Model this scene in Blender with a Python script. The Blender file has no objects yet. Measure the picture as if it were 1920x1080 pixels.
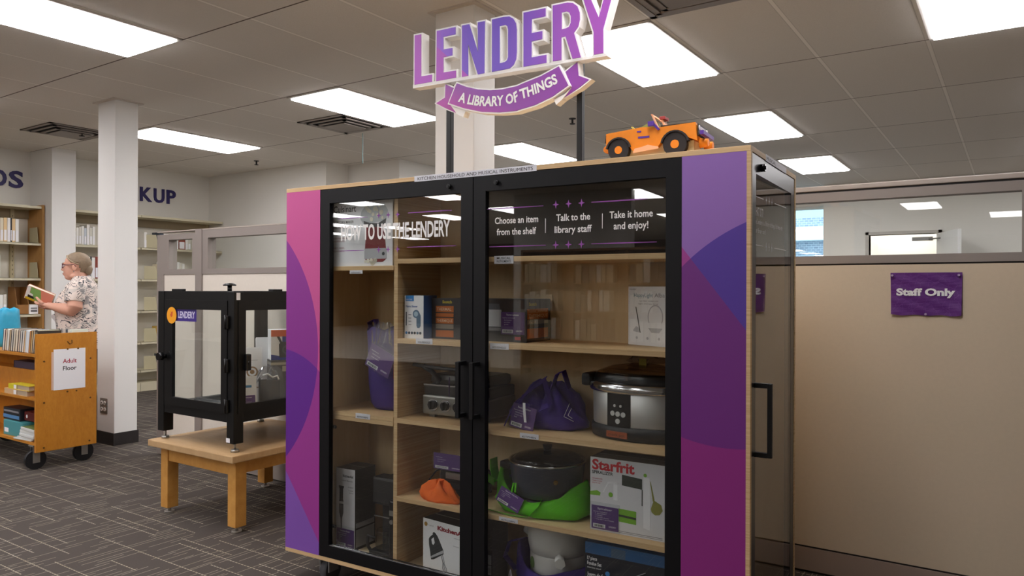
import bpy, bmesh, math, random
from mathutils import Vector, Matrix
from mathutils.geometry import tessellate_polygon
from math import sin, cos, pi, radians, atan2, sqrt

SC = bpy.context.scene
COL = SC.collection
random.seed(7)

# ------------------------------------------------------------------ camera, world, exposure
CAM = Vector((0.0, 0.0, 1.24))
FPX = 1394.67                                  # focal length in pixels of the 1920 px frame
YAW, PITCH, ROLL = 0.59442, 0.00089, 0.0035
_f = Vector((-sin(YAW) * cos(PITCH), cos(YAW) * cos(PITCH), sin(PITCH)))
_r = Vector((cos(YAW), sin(YAW), 0))
_u = _r.cross(_f)
CR = _r * cos(ROLL) + _u * sin(ROLL)
CU = -_r * sin(ROLL) + _u * cos(ROLL)
CF = _f
cam_data = bpy.data.cameras.new('camera')
cam_data.sensor_width = 36.0
cam_data.lens = FPX / 1920 * 36.0
cam_data.clip_start = 0.05
cam = bpy.data.objects.new('camera', cam_data)
COL.objects.link(cam)
mw = Matrix((CR, CU, -CF)).transposed().to_4x4()
mw.translation = CAM
cam.matrix_world = mw
SC.camera = cam

SC.view_settings.view_transform = 'Standard'
SC.view_settings.look = 'None'
SC.view_settings.gamma = 1.0
SC.view_settings.exposure = 0.10
SC.view_settings.use_curve_mapping = False
LAMP = 14.0                                      # strength of the ceiling light diffusers
SC.cycles.max_bounces = 10
SC.cycles.diffuse_bounces = 5
SC.cycles.glossy_bounces = 5
SC.cycles.transparent_max_bounces = 32
SC.cycles.use_denoising = True
SC.cycles.sample_clamp_indirect = 8.0

world = bpy.data.worlds.new('sky')
SC.world = world
world.use_nodes = True
wn = world.node_tree.nodes
bg = wn['Background']
bg.inputs[0].default_value = (0.72, 0.88, 1.0, 1)
bg.inputs[1].default_value = 4.0

# ------------------------------------------------------------------ measuring helpers
def ray(px, py):
    return CR * ((px - 960) / FPX) - CU * ((py - 540) / FPX) + CF
CY = 0.04864                                    # the cabinet is turned 2.8 degrees
CA = Vector((-2.5755, 2.0899, 0.0))             # its front left corner
DU = Vector((cos(CY), sin(CY), 0)); DV = Vector((-sin(CY), cos(CY), 0))
CW, CD, CH = 1.94, 0.679, 1.6617                # width, depth, height
def cab(px, py, y=0.0):
    """point of a photographed outline on the vertical plane y metres behind the cabinet front, cabinet axes"""
    d = ray(px, py)
    t = (CA + DV * y - CAM).dot(DV) / d.dot(DV)
    p = CAM + d * t - CA
    return (p.dot(DU), p.z)
def cabside(px, py):
    d = ray(px, py)
    t = (CA + DU * CW - CAM).dot(DU) / d.dot(DU)
    p = CAM + d * t - CA
    return (p.dot(DV), p.z)
def cw(x, y, z):
    p = CA + DU * x + DV * y
    return Vector((p.x, p.y, z))

# ------------------------------------------------------------------ object helpers
def lin(c):
    if isinstance(c, str):
        c = tuple(int(c[i:i + 2], 16) / 255 for i in (0, 2, 4))
    return tuple((v / 12.92 if v <= .04045 else ((v + .055) / 1.055) ** 2.4) for v in c)

def tag(o, label=None, cat=None, group=None, kind=None):
    if label: o['label'] = label
    if cat: o['category'] = cat
    if group: o['group'] = group
    if kind: o['kind'] = kind
    return o

def thing(name, label, cat, loc=(0, 0, 0), rz=0.0, group=None):
    o = bpy.data.objects.new(name, None)
    o.empty_display_size = .1
    COL.objects.link(o)
    o.location = loc
    o.rotation_euler = (0, 0, rz)
    return tag(o, label, cat, group)

def dup(root, loc=None, rz=None, label=None, group=None):
    r = root.copy(); COL.objects.link(r)
    if loc is not None: r.location = loc
    if rz is not None: r.rotation_euler = (0, 0, rz)
    if label: r['label'] = label
    if group: r['group'] = group
    for ch in list(root.children):
        c = ch.copy(); COL.objects.link(c); c.parent = r
        for g in list(ch.children):
            d = g.copy(); COL.objects.link(d); d.parent = c
    return r

class MB:
    """collects shapes and links them as one mesh object"""
    def __init__(self):
        self.bm = bmesh.new()
    def _mi(self, faces, mi):
        for f in faces: f.material_index = mi
    def box(self, x0, x1, y0, y1, z0, z1, mi=0, bev=0.0, mat=None):
        v = [Vector((x, y, z)) for z in (z0, z1) for y in (y0, y1) for x in (x0, x1)]
        if mat is not None: v = [mat @ p for p in v]
        vs = [self.bm.verts.new(p) for p in v]
        fs = [self.bm.faces.new([vs[i] for i in q]) for q in ((0, 2, 3, 1), (4, 5, 7, 6), (0, 1, 5, 4), (2, 6, 7, 3), (0, 4, 6, 2), (1, 3, 7, 5))]
        self._mi(fs, mi)
        if bev > 0:
            es = list({e for f in fs for e in f.edges})
            r = bmesh.ops.bevel(self.bm, geom=es, offset=bev, segments=2, affect='EDGES', profile=.6)
            self._mi(r['faces'], mi)
        return self
    def boxc(self, c, s, mi=0, bev=0.0, rot=None):
        m = Matrix.Translation(Vector(c))
        if rot is not None: m = m @ rot
        return self.box(-s[0] / 2, s[0] / 2, -s[1] / 2, s[1] / 2, -s[2] / 2, s[2] / 2, mi, bev, m)
    def prism(self, outer, holes, o, r, u, depth, mi=0, mi_side=None):
        """polygon (2D) on the plane o + a r + b u, extruded by depth along the r x u normal (front) backwards"""
        o, r, u = Vector(o), Vector(r), Vector(u)
        n = r.cross(u).normalized()
        loops = [outer] + list(holes)
        area = lambda l: sum(l[i][0] * l[(i + 1) % len(l)][1] - l[(i + 1) % len(l)][0] * l[i][1] for i in range(len(l)))
        loops = [list(l) if (area(l) > 0) == (k == 0) else list(reversed(l)) for k, l in enumerate(loops)]
        pts = [[Vector((a, b, 0)) for a, b in l] for l in loops]
        tris = tessellate_polygon(pts)
        flat = [p for l in loops for p in l]
        F = [self.bm.verts.new(o + r * a + u * b) for a, b in flat]
        B = [self.bm.verts.new(o + r * a + u * b - n * depth) for a, b in flat]
        fs = []
        for t in tris:
            try:
                a, b, c = flat[t[0]], flat[t[1]], flat[t[2]]
                ccw = (b[0] - a[0]) * (c[1] - a[1]) - (b[1] - a[1]) * (c[0] - a[0]) > 0
                t = t if ccw else (t[0], t[2], t[1])
                fs.append(self.bm.faces.new([F[i] for i in t]))
                fs.append(self.bm.faces.new([B[i] for i in reversed(t)]))
            except ValueError: pass
        self._mi(fs, mi)
        k = 0; ss = []
        for l in loops:
            m = len(l)
            for i in range(m):
                a, b = k + i, k + (i + 1) % m
                try: ss.append(self.bm.faces.new([F[b], F[a], B[a], B[b]]))
                except ValueError: pass
            k += m
        self._mi(ss, mi if mi_side is None else mi_side)
        return self
    def cyl(self, p0, p1, r0, r1=None, seg=20, mi=0, cap=True):
        p0, p1 = Vector(p0), Vector(p1)
        r1 = r0 if r1 is None else r1
        d = (p1 - p0).normalized()
        a = d.orthogonal().normalized(); b = d.cross(a)
        A = [self.bm.verts.new(p0 + (a * cos(t) + b * sin(t)) * r0) for t in [2 * pi * i / seg for i in range(seg)]]
        B = [self.bm.verts.new(p1 + (a * cos(t) + b * sin(t)) * r1) for t in [2 * pi * i / seg for i in range(seg)]]
        fs = [self.bm.faces.new([A[i], A[(i + 1) % seg], B[(i + 1) % seg], B[i]]) for i in range(seg)]
        for f in fs: f.smooth = True
        if cap:
            fs.append(self.bm.faces.new(list(reversed(A)))); fs.append(self.bm.faces.new(B))
        self._mi(fs, mi)
        return self
    def lathe(self, prof, c=(0, 0, 0), seg=32, mi=0, sx=1.0, sy=1.0, mat=None, fn=None):
        """profile of (radius, z) spun about z"""
        c = Vector(c); rings = []
        for k, (r, z) in enumerate(prof):
            ring = []
            for i in range(seg):
                t = 2 * pi * i / seg
                p = Vector((r * sx * cos(t), r * sy * sin(t), z))
                if fn: p = fn(p, t, k)
                p = (mat @ p if mat is not None else p) + c
                ring.append(self.bm.verts.new(p))
            rings.append(ring)
        fs = []
        for A, B in zip(rings, rings[1:]):
            for i in range(seg):
                fs.append(self.bm.faces.new([A[i], A[(i + 1) % seg], B[(i + 1) % seg], B[i]]))
        fs.append(self.bm.faces.new(list(reversed(rings[0])))); fs.append(self.bm.faces.new(rings[-1]))
        for f in fs[:-2]: f.smooth = True
        self._mi(fs, mi)
        return self
    def tube(self, pts, r, seg=8, mi=0, closed=False):
        pts = [Vector(p) for p in pts]
        n = len(pts); rings = []; prev = None
        for i, p in enumerate(pts):
            a = pts[i - 1] if (i or closed) else p
            b = pts[(i + 1) % n] if (i < n - 1 or closed) else p
            d = (b - a).normalized()
            if prev is None: nrm = d.orthogonal().normalized()
            else:
                nrm = prev - d * prev.dot(d)
                nrm = nrm.normalized() if nrm.length > 1e-6 else d.orthogonal().normalized()
            prev = nrm; bi = d.cross(nrm)
            rr = r(i / (n - 1)) if callable(r) else r
            rings.append([self.bm.verts.new(p + (nrm * cos(t) + bi * sin(t)) * rr) for t in [2 * pi * k / seg for k in range(seg)]])
        fs = []
        pairs = list(zip(rings, rings[1:])) + ([(rings[-1], rings[0])] if closed else [])
        for A, B in pairs:
            for i in range(seg): fs.append(self.bm.faces.new([A[i], A[(i + 1) % seg], B[(i + 1) % seg], B[i]]))
        for f in fs: f.smooth = True
        if not closed:
            fs.append(self.bm.faces.new(list(reversed(rings[0])))); fs.append(self.bm.faces.new(rings[-1]))
        self._mi(fs, mi)
        return self
    def strip(self, pts, wdir, w, th, mi=0):
        """a flat strap: centre line pts, width along wdir, thickness th"""
        wdir = Vector(wdir).normalized(); pts = [Vector(p) for p in pts]; rings = []
        for i, p in enumerate(pts):
            d = (pts[min(i + 1, len(pts) - 1)] - pts[max(i - 1, 0)]).normalized()
            n = d.cross(wdir).normalized()
            rings.append([self.bm.verts.new(p + wdir * (w / 2 * a) + n * (th / 2 * b)) for a, b in ((-1, -1), (1, -1), (1, 1), (-1, 1))])
        fs = []
        for A, B in zip(rings, rings[1:]):
            for i in range(4): fs.append(self.bm.faces.new([A[i], A[(i + 1) % 4], B[(i + 1) % 4], B[i]]))
        fs.append(self.bm.faces.new(list(reversed(rings[0])))); fs.append(self.bm.faces.new(rings[-1]))
        for f in fs: f.smooth = False
        self._mi(fs, mi)
        return self
    def ball(self, c, r, seg=16, mi=0, rot=None):
        r = (r, r, r) if not hasattr(r, '__len__') else r
        m = Matrix.Translation(Vector(c))
        if rot is not None: m = m @ rot
        m = m @ Matrix.Diagonal((*r, 1))
        res = bmesh.ops.create_uvsphere(self.bm, u_segments=seg, v_segments=max(6, seg // 2), radius=1, matrix=m)
        fs = {f for v in res['verts'] for f in v.link_faces}
        for f in fs: f.smooth = True; f.material_index = mi
        return self
    def build(self, name, mats, parent=None, recalc=True):
        if recalc: bmesh.ops.recalc_face_normals(self.bm, faces=self.bm.faces)
        me = bpy.data.meshes.new(name)
        self.bm.to_mesh(me); self.bm.free()
        for m in (mats if isinstance(mats, (list, tuple)) else [mats]): me.materials.append(m)
        o = bpy.data.objects.new(name, me)
        COL.objects.link(o)
        if parent is not None: o.parent = parent
        return o

def struct(mb, name, mats):
    o = mb.build(name, mats)
    o['kind'] = 'structure'
    return o

# ------------------------------------------------------------------ lettering
_tc = {}
def text_mesh(s, weight=0.0, space=1.0):
    key = (s, weight, space)
    if key not in _tc:
        c = bpy.data.curves.new('txt', 'FONT')
        c.body = s; c.size = 1.0; c.offset = weight; c.space_character = space
        c.resolution_u = 3
        o = bpy.data.objects.new('txt', c)
        me = bpy.data.meshes.new_from_object(o)
        V = [tuple(v.co[:2]) for v in me.vertices]; F = [tuple(p.vertices) for p in me.polygons]
        bpy.data.objects.remove(o); bpy.data.curves.remove(c); bpy.data.meshes.remove(me)
        xs = [v[0] for v in V]; ys = [v[1] for v in V]
        _tc[key] = (V, F, min(xs), max(xs), min(ys), max(ys))
    return _tc[key]

def add_text(mb, s, o, r, u, w=None, h=None, weight=0.0, mi=0, lift=0.0006, bend=None, space=1.0, anchor='l'):
    """lettering of cap height h, squeezed to width w, lower left corner at o"""
    V, F, x0, x1, y0, y1 = text_mesh(s, weight, space)
    o, r, u = Vector(o), Vector(r).normalized(), Vector(u).normalized()
    n = r.cross(u)
    capn = 0.73
    sy = (h / capn) if h else (w / (x1 - x0))
    sx = (w / (x1 - x0)) if w else sy
    sh = {'l': 0, 'c': -(x1 - x0) * sx / 2, 'r': -(x1 - x0) * sx}[anchor]
    vs = []
    for x, y in V:
        a, b = (x - x0) * sx + sh, y * sy
        if bend:
            p = bend(a, b)
        else:
            p = o + r * a + u * b
        vs.append(mb.bm.verts.new(p + n * lift))
    for f in F:
        try:
            fc = mb.bm.faces.new([vs[i] for i in f]); fc.material_index = mi
        except ValueError: pass

def lettering(name, lines, mats, parent):
    """lines: dicts for add_text"""
    mb = MB()
    for l in lines: add_text(mb, **l)
    return mb.build(name, mats, parent, recalc=False)

# ------------------------------------------------------------------ materials
_mc = {}
class NT:
    """tiny node helper"""
    def __init__(self, name):
        self.m = bpy.data.materials.new(name); self.m.use_nodes = True
        self.t = self.m.node_tree; self.b = self.t.nodes['Principled BSDF']
    def n(self, kind, **kw):
        x = self.t.nodes.new(kind)
        for k, v in kw.items(): setattr(x, k, v)
        return x
    def link(self, a, b): self.t.links.new(a, b)
    def math(self, op, a, b=None, clamp=False):
        x = self.n('ShaderNodeMath', operation=op); x.use_clamp = clamp
        for i, v in enumerate((a, b)):
            if v is None: continue
            if isinstance(v, (int, float)): x.inputs[i].default_value = v
            else: self.link(v, x.inputs[i])
        return x.outputs[0]
    def coord(self, which='Object'):
        return self.n('ShaderNodeTexCoord').outputs[which]
    def sep(self, v):
        s = self.n('ShaderNodeSeparateXYZ'); self.link(v, s.inputs[0]); return s.outputs
    def comb(self, x, y, z):
        s = self.n('ShaderNodeCombineXYZ')
        for i, v in enumerate((x, y, z)):
            if isinstance(v, (int, float)): s.inputs[i].default_value = v
            else: self.link(v, s.inputs[i])
        return s.outputs[0]
    def mix(self, fac, a, b):
        x = self.n('ShaderNodeMix', data_type='RGBA')
        if isinstance(fac, (int, float)): x.inputs[0].default_value = fac
        else: self.link(fac, x.inputs[0])
        for i, v in ((6, a), (7, b)):
            if isinstance(v, (tuple, list)): x.inputs[i].default_value = (*v[:3], 1)
            else: self.link(v, x.inputs[i])
        return x.outputs[2]
    def noise(self, vec, scale, detail=3, rough=.5):
        x = self.n('ShaderNodeTexNoise'); x.inputs['Scale'].default_value = scale
        x.inputs['Detail'].default_value = detail; x.inputs['Roughness'].default_value = rough
        if vec is not None: self.link(vec, x.inputs['Vector'])
        return x.outputs[0]
    def white(self, vec):
        x = self.n('ShaderNodeTexWhiteNoise', noise_dimensions='3D'); self.link(vec, x.inputs['Vector']); return x.outputs[0]
    def scale(self, v, s):
        x = self.n('ShaderNodeMapping'); self.link(v, x.inputs[0]); x.inputs['Scale'].default_value = s; return x.outputs[0]
    def bump(self, h, strength=.2, dist=.002):
        x = self.n('ShaderNodeBump'); x.inputs['Strength'].default_value = strength; x.inputs['Distance'].default_value = dist
        self.link(h, x.inputs['Height']); self.link(x.outputs[0], self.b.inputs['Normal'])
    def col(self, c):
        if isinstance(c, (tuple, list)): self.b.inputs['Base Color'].default_value = (*c[:3], 1)
        else: self.link(c, self.b.inputs['Base Color'])
    def set(self, **kw):
        for k, v in kw.items(): self.b.inputs[k.replace('_', ' ')].default_value = v
        return self.m

def P(name, c, rough=.5, metal=0.0, var=0.0, vscale=8.0, bump=0.0, bscale=200.0, spec=.5):
    if name in _mc: return _mc[name]
    t = NT(name); c = lin(c)
    co = t.coord()
    if var > 0:
        f = t.noise(co, vscale, 4)
        t.col(t.mix(f, tuple(v * (1 - var) for v in c), tuple(min(1, v * (1 + var)) for v in c)))
    else: t.col(c)
    if bump > 0: t.bump(t.noise(co, bscale, 2), bump)
    t.set(Roughness=rough, Metallic=metal, Specular_IOR_Level=spec)
    _mc[name] = t.m
    return t.m

def wood(name, c1, c2, rough=.4, scale=(1, 1, 1), grain=14.0, spec=.4):
    if name in _mc: return _mc[name]
    t = NT(name); co = t.scale(t.coord(), scale)
    n1 = t.noise(co, grain, 6, .65)
    n2 = t.noise(co, grain * .25, 3)
    f = t.math('ADD', t.math('MULTIPLY', n1, .6), t.math('MULTIPLY', n2, .5))
    f = t.math('MULTIPLY', t.math('SUBTRACT', f, .3), 2.2, True)
    t.col(t.mix(f, lin(c1), lin(c2)))
    t.bump(n1, .05, .001)
    t.set(Roughness=rough, Specular_IOR_Level=spec)
    _mc[name] = t.m
    return t.m

def glass(name='clear_glass', tint=(1, 1, 1), ior=1.5, rough=0.0, body=0.0, bodycol=(.8, .8, .8)):
    """thin clear pane: what is behind shows through, the surface mirrors by Fresnel"""
    if name in _mc: return _mc[name]
    t = NT(name); nt = t.t
    nt.nodes.remove(t.b)
    out = [x for x in nt.nodes if x.type == 'OUTPUT_MATERIAL'][0]
    tr = t.n('ShaderNodeBsdfTransparent'); tr.inputs[0].default_value = (*tint, 1)
    gl = t.n('ShaderNodeBsdfGlossy'); gl.inputs['Roughness'].default_value = rough
    geo = t.n('ShaderNodeNewGeometry')
    dp = t.n('ShaderNodeVectorMath', operation='DOT_PRODUCT'); t.link(geo.outputs['Incoming'], dp.inputs[0]); t.link(geo.outputs['Normal'], dp.inputs[1])
    f0 = ((ior - 1) / (ior + 1)) ** 2
    k = t.math('POWER', t.math('SUBTRACT', 1.0, t.math('ABSOLUTE', dp.outputs['Value']), True), 5.0)
    fr = t.math('ADD', t.math('MULTIPLY', k, 1 - f0), f0)
    mx = t.n('ShaderNodeMixShader')
    t.link(fr, mx.inputs[0]); t.link(tr.outputs[0], mx.inputs[1]); t.link(gl.outputs[0], mx.inputs[2])
    res = mx.outputs[0]
    if body > 0:
        df = t.n('ShaderNodeBsdfDiffuse'); df.inputs[0].default_value = (*bodycol, 1)
        m2 = t.n('ShaderNodeMixShader'); m2.inputs[0].default_value = body
        t.link(res, m2.inputs[1]); t.link(df.outputs[0], m2.inputs[2]); res = m2.outputs[0]
    t.link(res, out.inputs[0])
    _mc[name] = t.m
    return t.m

def emit(name, c, s):
    if name in _mc: return _mc[name]
    t = NT(name)
    t.col((.8, .8, .8))
    t.b.inputs['Emission Color'].default_value = (*lin(c), 1)
    t.set(Emission_Strength=s)
    _mc[name] = t.m
    return t.m
# ------------------------------------------------------------------ materials of the room
GU, GX, GY = .6096, -4.6982, 2.5715             # ceiling grid: 2 ft cells along X, 4 ft along Y, origin
HCEIL = 2.7175

def ceiling_mat():
    t = NT('ceiling_tile'); co = t.coord(); x, y, z = t.sep(co)
    a = t.math('DIVIDE', t.math('SUBTRACT', x, GX), GU)
    b = t.math('DIVIDE', t.math('SUBTRACT', y, GY), 2 * GU)
    def dist(v, cell):
        fr = t.math('FRACT', t.math('ADD', v, 200.5))
        return t.math('MULTIPLY', t.math('ABSOLUTE', t.math('SUBTRACT', fr, .5)), cell)
    da, db = dist(a, GU), dist(b, 2 * GU)
    id_ = t.white(t.comb(t.math('FLOOR', t.math('ADD', a, 200)), t.math('FLOOR', t.math('ADD', b, 200)), 0.0))
    fine = t.noise(co, 160, 2)
    base = t.mix(fine, lin('d8d2ca'), lin('ebe6df'))
    base = t.mix(t.math('MULTIPLY', id_, .35), base, lin('d4cdc5'))
    bar = t.math('LESS_THAN', da, .012)
    gapa = t.math('LESS_THAN', t.math('ABSOLUTE', t.math('SUBTRACT', da, .012)), .0022)
    gapb = t.math('LESS_THAN', db, .005)
    c = t.mix(bar, base, lin('f4efe8'))
    c = t.mix(t.math('ADD', t.math('MULTIPLY', gapa, .28), gapb, True), c, lin('6b6058'))
    t.col(c)
    hgt = t.math('SUBTRACT', t.math('MULTIPLY', fine, .3), t.math('MULTIPLY', t.math('MAXIMUM', gapa, gapb), 1.0))
    t.bump(hgt, .35, .003)
    return t.set(Roughness=.95, Specular_IOR_Level=.1)

def carpet_mat():
    t = NT('carpet'); co = t.coord(); x, y, z = t.sep(co)
    fleck = t.noise(co, 420, 2, .7)
    soft = t.noise(co, 3.0, 3)
    base = t.mix(fleck, lin('342f2d'), lin('645d58'))
    base = t.mix(t.math('MULTIPLY', soft, .5), base, lin('544d49'))
    # dashed light threads: long ones along X about 13 cm apart, short dense ones along Y
    def threads(p, q, step, seg, keep, width, seed, jit=True):
        row = t.math('FLOOR', t.math('DIVIDE', p, step))
        off = t.math('MULTIPLY', t.white(t.comb(row, seed, 1.0)), seg * 7)
        fr = t.math('MULTIPLY', t.math('FRACT', t.math('DIVIDE', p, step)), step)
        cen = t.math('MULTIPLY', t.white(t.comb(row, seed, 4.0)), step * .6) if jit else step * .3
        on = t.math('LESS_THAN', t.math('ABSOLUTE', t.math('SUBTRACT', fr, t.math('ADD', cen, step * .2))), width)
        sg = t.math('FLOOR', t.math('DIVIDE', t.math('ADD', q, off), seg))
        k = t.math('LESS_THAN', t.white(t.comb(row, sg, seed)), keep)
        return t.math('MULTIPLY', on, k)
    l1 = threads(y, x, .088, .20, .60, .0026, 3.0)
    beads = t.math('GREATER_THAN', t.math('FRACT', t.math('DIVIDE', x, .021)), .25)
    l1 = t.math('MULTIPLY', l1, beads)
    l2 = threads(x, y, .024, .12, .38, .0016, 9.0)
    tone = t.mix(t.noise(co, 9, 2), lin('a3976f'), lin('cdc5b8'))
    c = t.mix(t.math('MULTIPLY', l1, .75), base, tone)
    c = t.mix(t.math('MULTIPLY', l2, .62), c, tone)
    t.col(c)
    t.bump(fleck, .5, .003)
    return t.set(Roughness=.95, Specular_IOR_Level=.15)

M_ceil = ceiling_mat(); M_carpet = carpet_mat()
M_wall = P('painted_wall', 'e2dfd8', .8, var=.03, vscale=2)
M_wallw = P('column_paint', 'e6e4e0', .7, var=.02, vscale=2)
M_base = P('black_rubber_base', '1d1a1a', .6)
M_tile = P('black_base_tile', '262120', .5, var=.3, vscale=18)
M_fab = P('partition_fabric', 'd3c2aa', .9, var=.035, vscale=60, bump=.25, bscale=500, spec=.2)
M_fabl = P('partition_fabric_pale', 'dbd2c6', .9, var=.03, vscale=60, bump=.2, bscale=500, spec=.2)
M_rail = P('partition_rail_metal', '948a84', .45, .15)
M_railcap = P('partition_cap_metal', 'b4a89e', .45, .1)
M_dark = P('dark_gap', '241f1f', .6)
M_black = P('black_powder_coat', '0a0a0b', .45, var=.1, spec=.35)
M_blackw = P('black_stained_wood', '0a0a0d', .5, var=.25, vscale=30, spec=.25)
M_ply = wood('birch_plywood', 'e2c395', 'f0d9b2', .5, (1, 1, 6), 9)
M_plyedge = wood('plywood_edge', 'b98f5e', 'e6c99b', .55, (.6, .6, 160), 4)
M_plyin = wood('plywood_panel', 'd0b286', 'e0c59a', .55, (7, 7, 1), 6)
M_oak = wood('oak_trolley', 'b9741f', 'cd8a31', .4, (1.2, 1.2, .5), 60)
M_oakend = wood('oak_end_panel', 'a2763f', 'bb8c52', .5, (6, 6, .6), 16)
M_table = wood('honey_oak', 'bd8339', 'd9a256', .42, (4, 4, 4), 5)
M_tabletop = wood('honey_oak_top', 'b8956a', 'c9a77c', .45, (2, 8, 2), 8)
M_white = P('white_plastic', 'f2f1ee', .45)
M_paper = P('white_paper', 'f0eff2', .7)
M_steel = P('brushed_steel', 'a9a7a2', .32, .9)
M_chrome = P('chrome', 'd8d8da', .15, 1.0)
M_shelf = P('beige_shelf_metal', 'cfc7ac', .5, var=.02)
M_shelfd = P('beige_bookend_metal', 'b9b08f', .5)
M_tagp = P('purple_tag_card', '5d3a80', .4)
M_tagl = P('tag_white_print', 'e3dcea', .6)
M_ink = P('black_ink', '1a1a1c', .6)
M_navy = P('navy_letters', '2a2360', .5)
M_red = P('red_ink', 'a81f3a', .6)
M_grey = P('grey_print', '8d8d92', .6)
M_glass = glass('clear_glass', (.97, .985, .98), 1.52)
M_sideglass = glass('side_door_glass', (.93, .945, .94), 1.95)
M_cabglass = glass('cabinet_glass', (.93, .945, .94), 1.62)
M_acryl = glass('clear_acrylic', (.97, .98, .98), 1.45)
M_poly = glass('clear_plastic_bag', (.95, .95, .96), 1.5, .12, .05)
M_bagp = P('purple_nonwoven', '3b227c', .75, var=.15, vscale=25, bump=.2, bscale=300, spec=.3)
M_bagg = P('green_nonwoven', '5fc41a', .7, var=.12, vscale=25, bump=.2, bscale=300, spec=.3)
M_orangecloth = P('orange_cloth', 'ef6a14', .8, var=.1, vscale=25)
M_diff = emit('light_diffuser', 'fbf8fa', LAMP)

# ------------------------------------------------------------------ the setting
XL, XR, YB, YF = -8.94, 5.0, -17.0, 13.0
XLL = -16.5                                      # the hall behind the camera is wider
struct(MB().box(XLL - .1, XR + .1, YB - .1, YF + .1, -.1, 0), 'floor', M_carpet)
struct(MB().box(XLL, XR, YB, -5.7, 0, .004), 'floor_bounce', P('pale_bounce_floor', 'cfc8bc', .4, var=.05, vscale=2))  # unseen pale floor added to bounce light up to the ceiling
struct(MB().box(XLL - .1, XR + .1, YB - .1, YF + .1, HCEIL, HCEIL + .1), 'ceiling', M_ceil)
struct(MB().box(XL - .15, XL, 1.6, YF, 0, HCEIL), 'wall_left', M_wall)
M_hall = wood('hall_wood_panelling', '6f5034', '86643f', .6, (3, 3, .5), 12)
struct(MB().box(XLL, XL - .15, 1.6, 1.75, 0, HCEIL).box(XLL - .15, XLL, YB, 1.75, 0, HCEIL), 'wall_hall', M_hall)
struct(MB().box(XR, XR + .15, YB, YF, 0, HCEIL), 'wall_right', M_wall)
struct(MB().box(XLL, XR, YB - .15, YB, 0, HCEIL), 'wall_rear', M_hall)
# office corner behind the vitrine: back wall with a jog and an outer corner
m = MB()
m.box(XL, -6.66, 5.97, 6.32, 0, HCEIL)
m.box(-6.66, -5.836, 6.32, 6.62, 0, HCEIL)
m.box(-6.136, -5.836, 6.62, YF, 0, HCEIL)
struct(m, 'wall_office', M_wall)
# far right wall with the doorway
m = MB()
DX0, DX1, DZ = -1.66, -.83, 1.99
m.box(-2.25, DX0, 11.2, 11.35, 0, HCEIL)
m.box(DX1, XR, 11.2, 11.35, 0, HCEIL)
m.box(DX0, DX1, 11.2, 11.35, DZ, HCEIL)
m.box(-2.25, -2.10, 11.35, YF, 0, HCEIL)
struct(m, 'wall_far', M_wall)
struct(MB().box(-2.10, XR, 12.75, 12.9, 0, HCEIL), 'wall_corridor', P('cream_wall', 'f3efdf', .8))
m = MB()
for a, b in ((DX0 - .04, DX0), (DX1, DX1 + .04)): m.box(a, b, 11.17, 11.36, 0, DZ + .04)
m.box(DX0 - .04, DX1 + .04, 11.17, 11.36, DZ, DZ + .04)
struct(m, 'trim_1', P('door_frame_paint', 'b9b3ab', .5))
m = MB()
dd = Vector((.28, -.75, 0)).normalized()
rot = Matrix.Rotation(atan2(dd.y, dd.x), 4, 'Z')
m.box(0, .80, -.02, .02, .01, 1.98, mat=Matrix.Translation((DX1, 11.15, 0)) @ rot)
dr = struct(m, 'door_1', P('door_paint', 'd9d8d6', .5))
mh = MB(); mh.cyl((.74, -.03, 1.0), (.74, -.07, 1.0), .012); mh.cyl((.74, -.07, 1.0), (.62, -.07, 1.0), .01)
h = mh.build('door_handle', M_steel, dr); h.matrix_parent_inverse = Matrix(); h.location = (DX1, 11.15, 0); h.rotation_euler = (0, 0, atan2(dd.y, dd.x))
mc = MB(); mc.box(-.30, -.06, -.03, .0, 0, .05); mc.tube([(-.1, -.03, .02), (.02, -.16, .02), (.12, -.18, .02)], .01)
mc.build('door_closer', P('closer_grey', '8c8a87', .5, .3), dr).location = (DX1, 11.16, DZ - .10)
# window wall, glazing and the building outside
m = MB()
WX0, WX1, WZ0, WZ1 = -5.2, -2.32, .45, 2.62
m.box(-5.836, WX0, YF, YF + .15, 0, HCEIL); m.box(WX1, -2.25, YF, YF + .15, 0, HCEIL)
m.box(WX0, WX1, YF, YF + .15, 0, WZ0); m.box(WX0, WX1, YF, YF + .15, WZ1, HCEIL)
m.box(XL, -6.136, YF, YF + .15, 0, HCEIL); m.box(-2.1, XR, YF, YF + .15, 0, HCEIL)
struct(m, 'wall_window', M_wall)
m = MB()
for x in (WX0, -4.25, WX1 - .05): m.box(x, x + .05, YF + .04, YF + .10, WZ0, WZ1)
for z in (WZ0, WZ1 - .05): m.box(WX0, WX1, YF + .04, YF + .10, z, z + .05)
wf = struct(m, 'window_1', P('window_frame_white', 'd8dedd', .4))
MB().box(WX0 + .03, WX1 - .03, YF + .065, YF + .071, WZ0 + .03, WZ1 - .03).build('pane', M_glass, wf)

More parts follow.
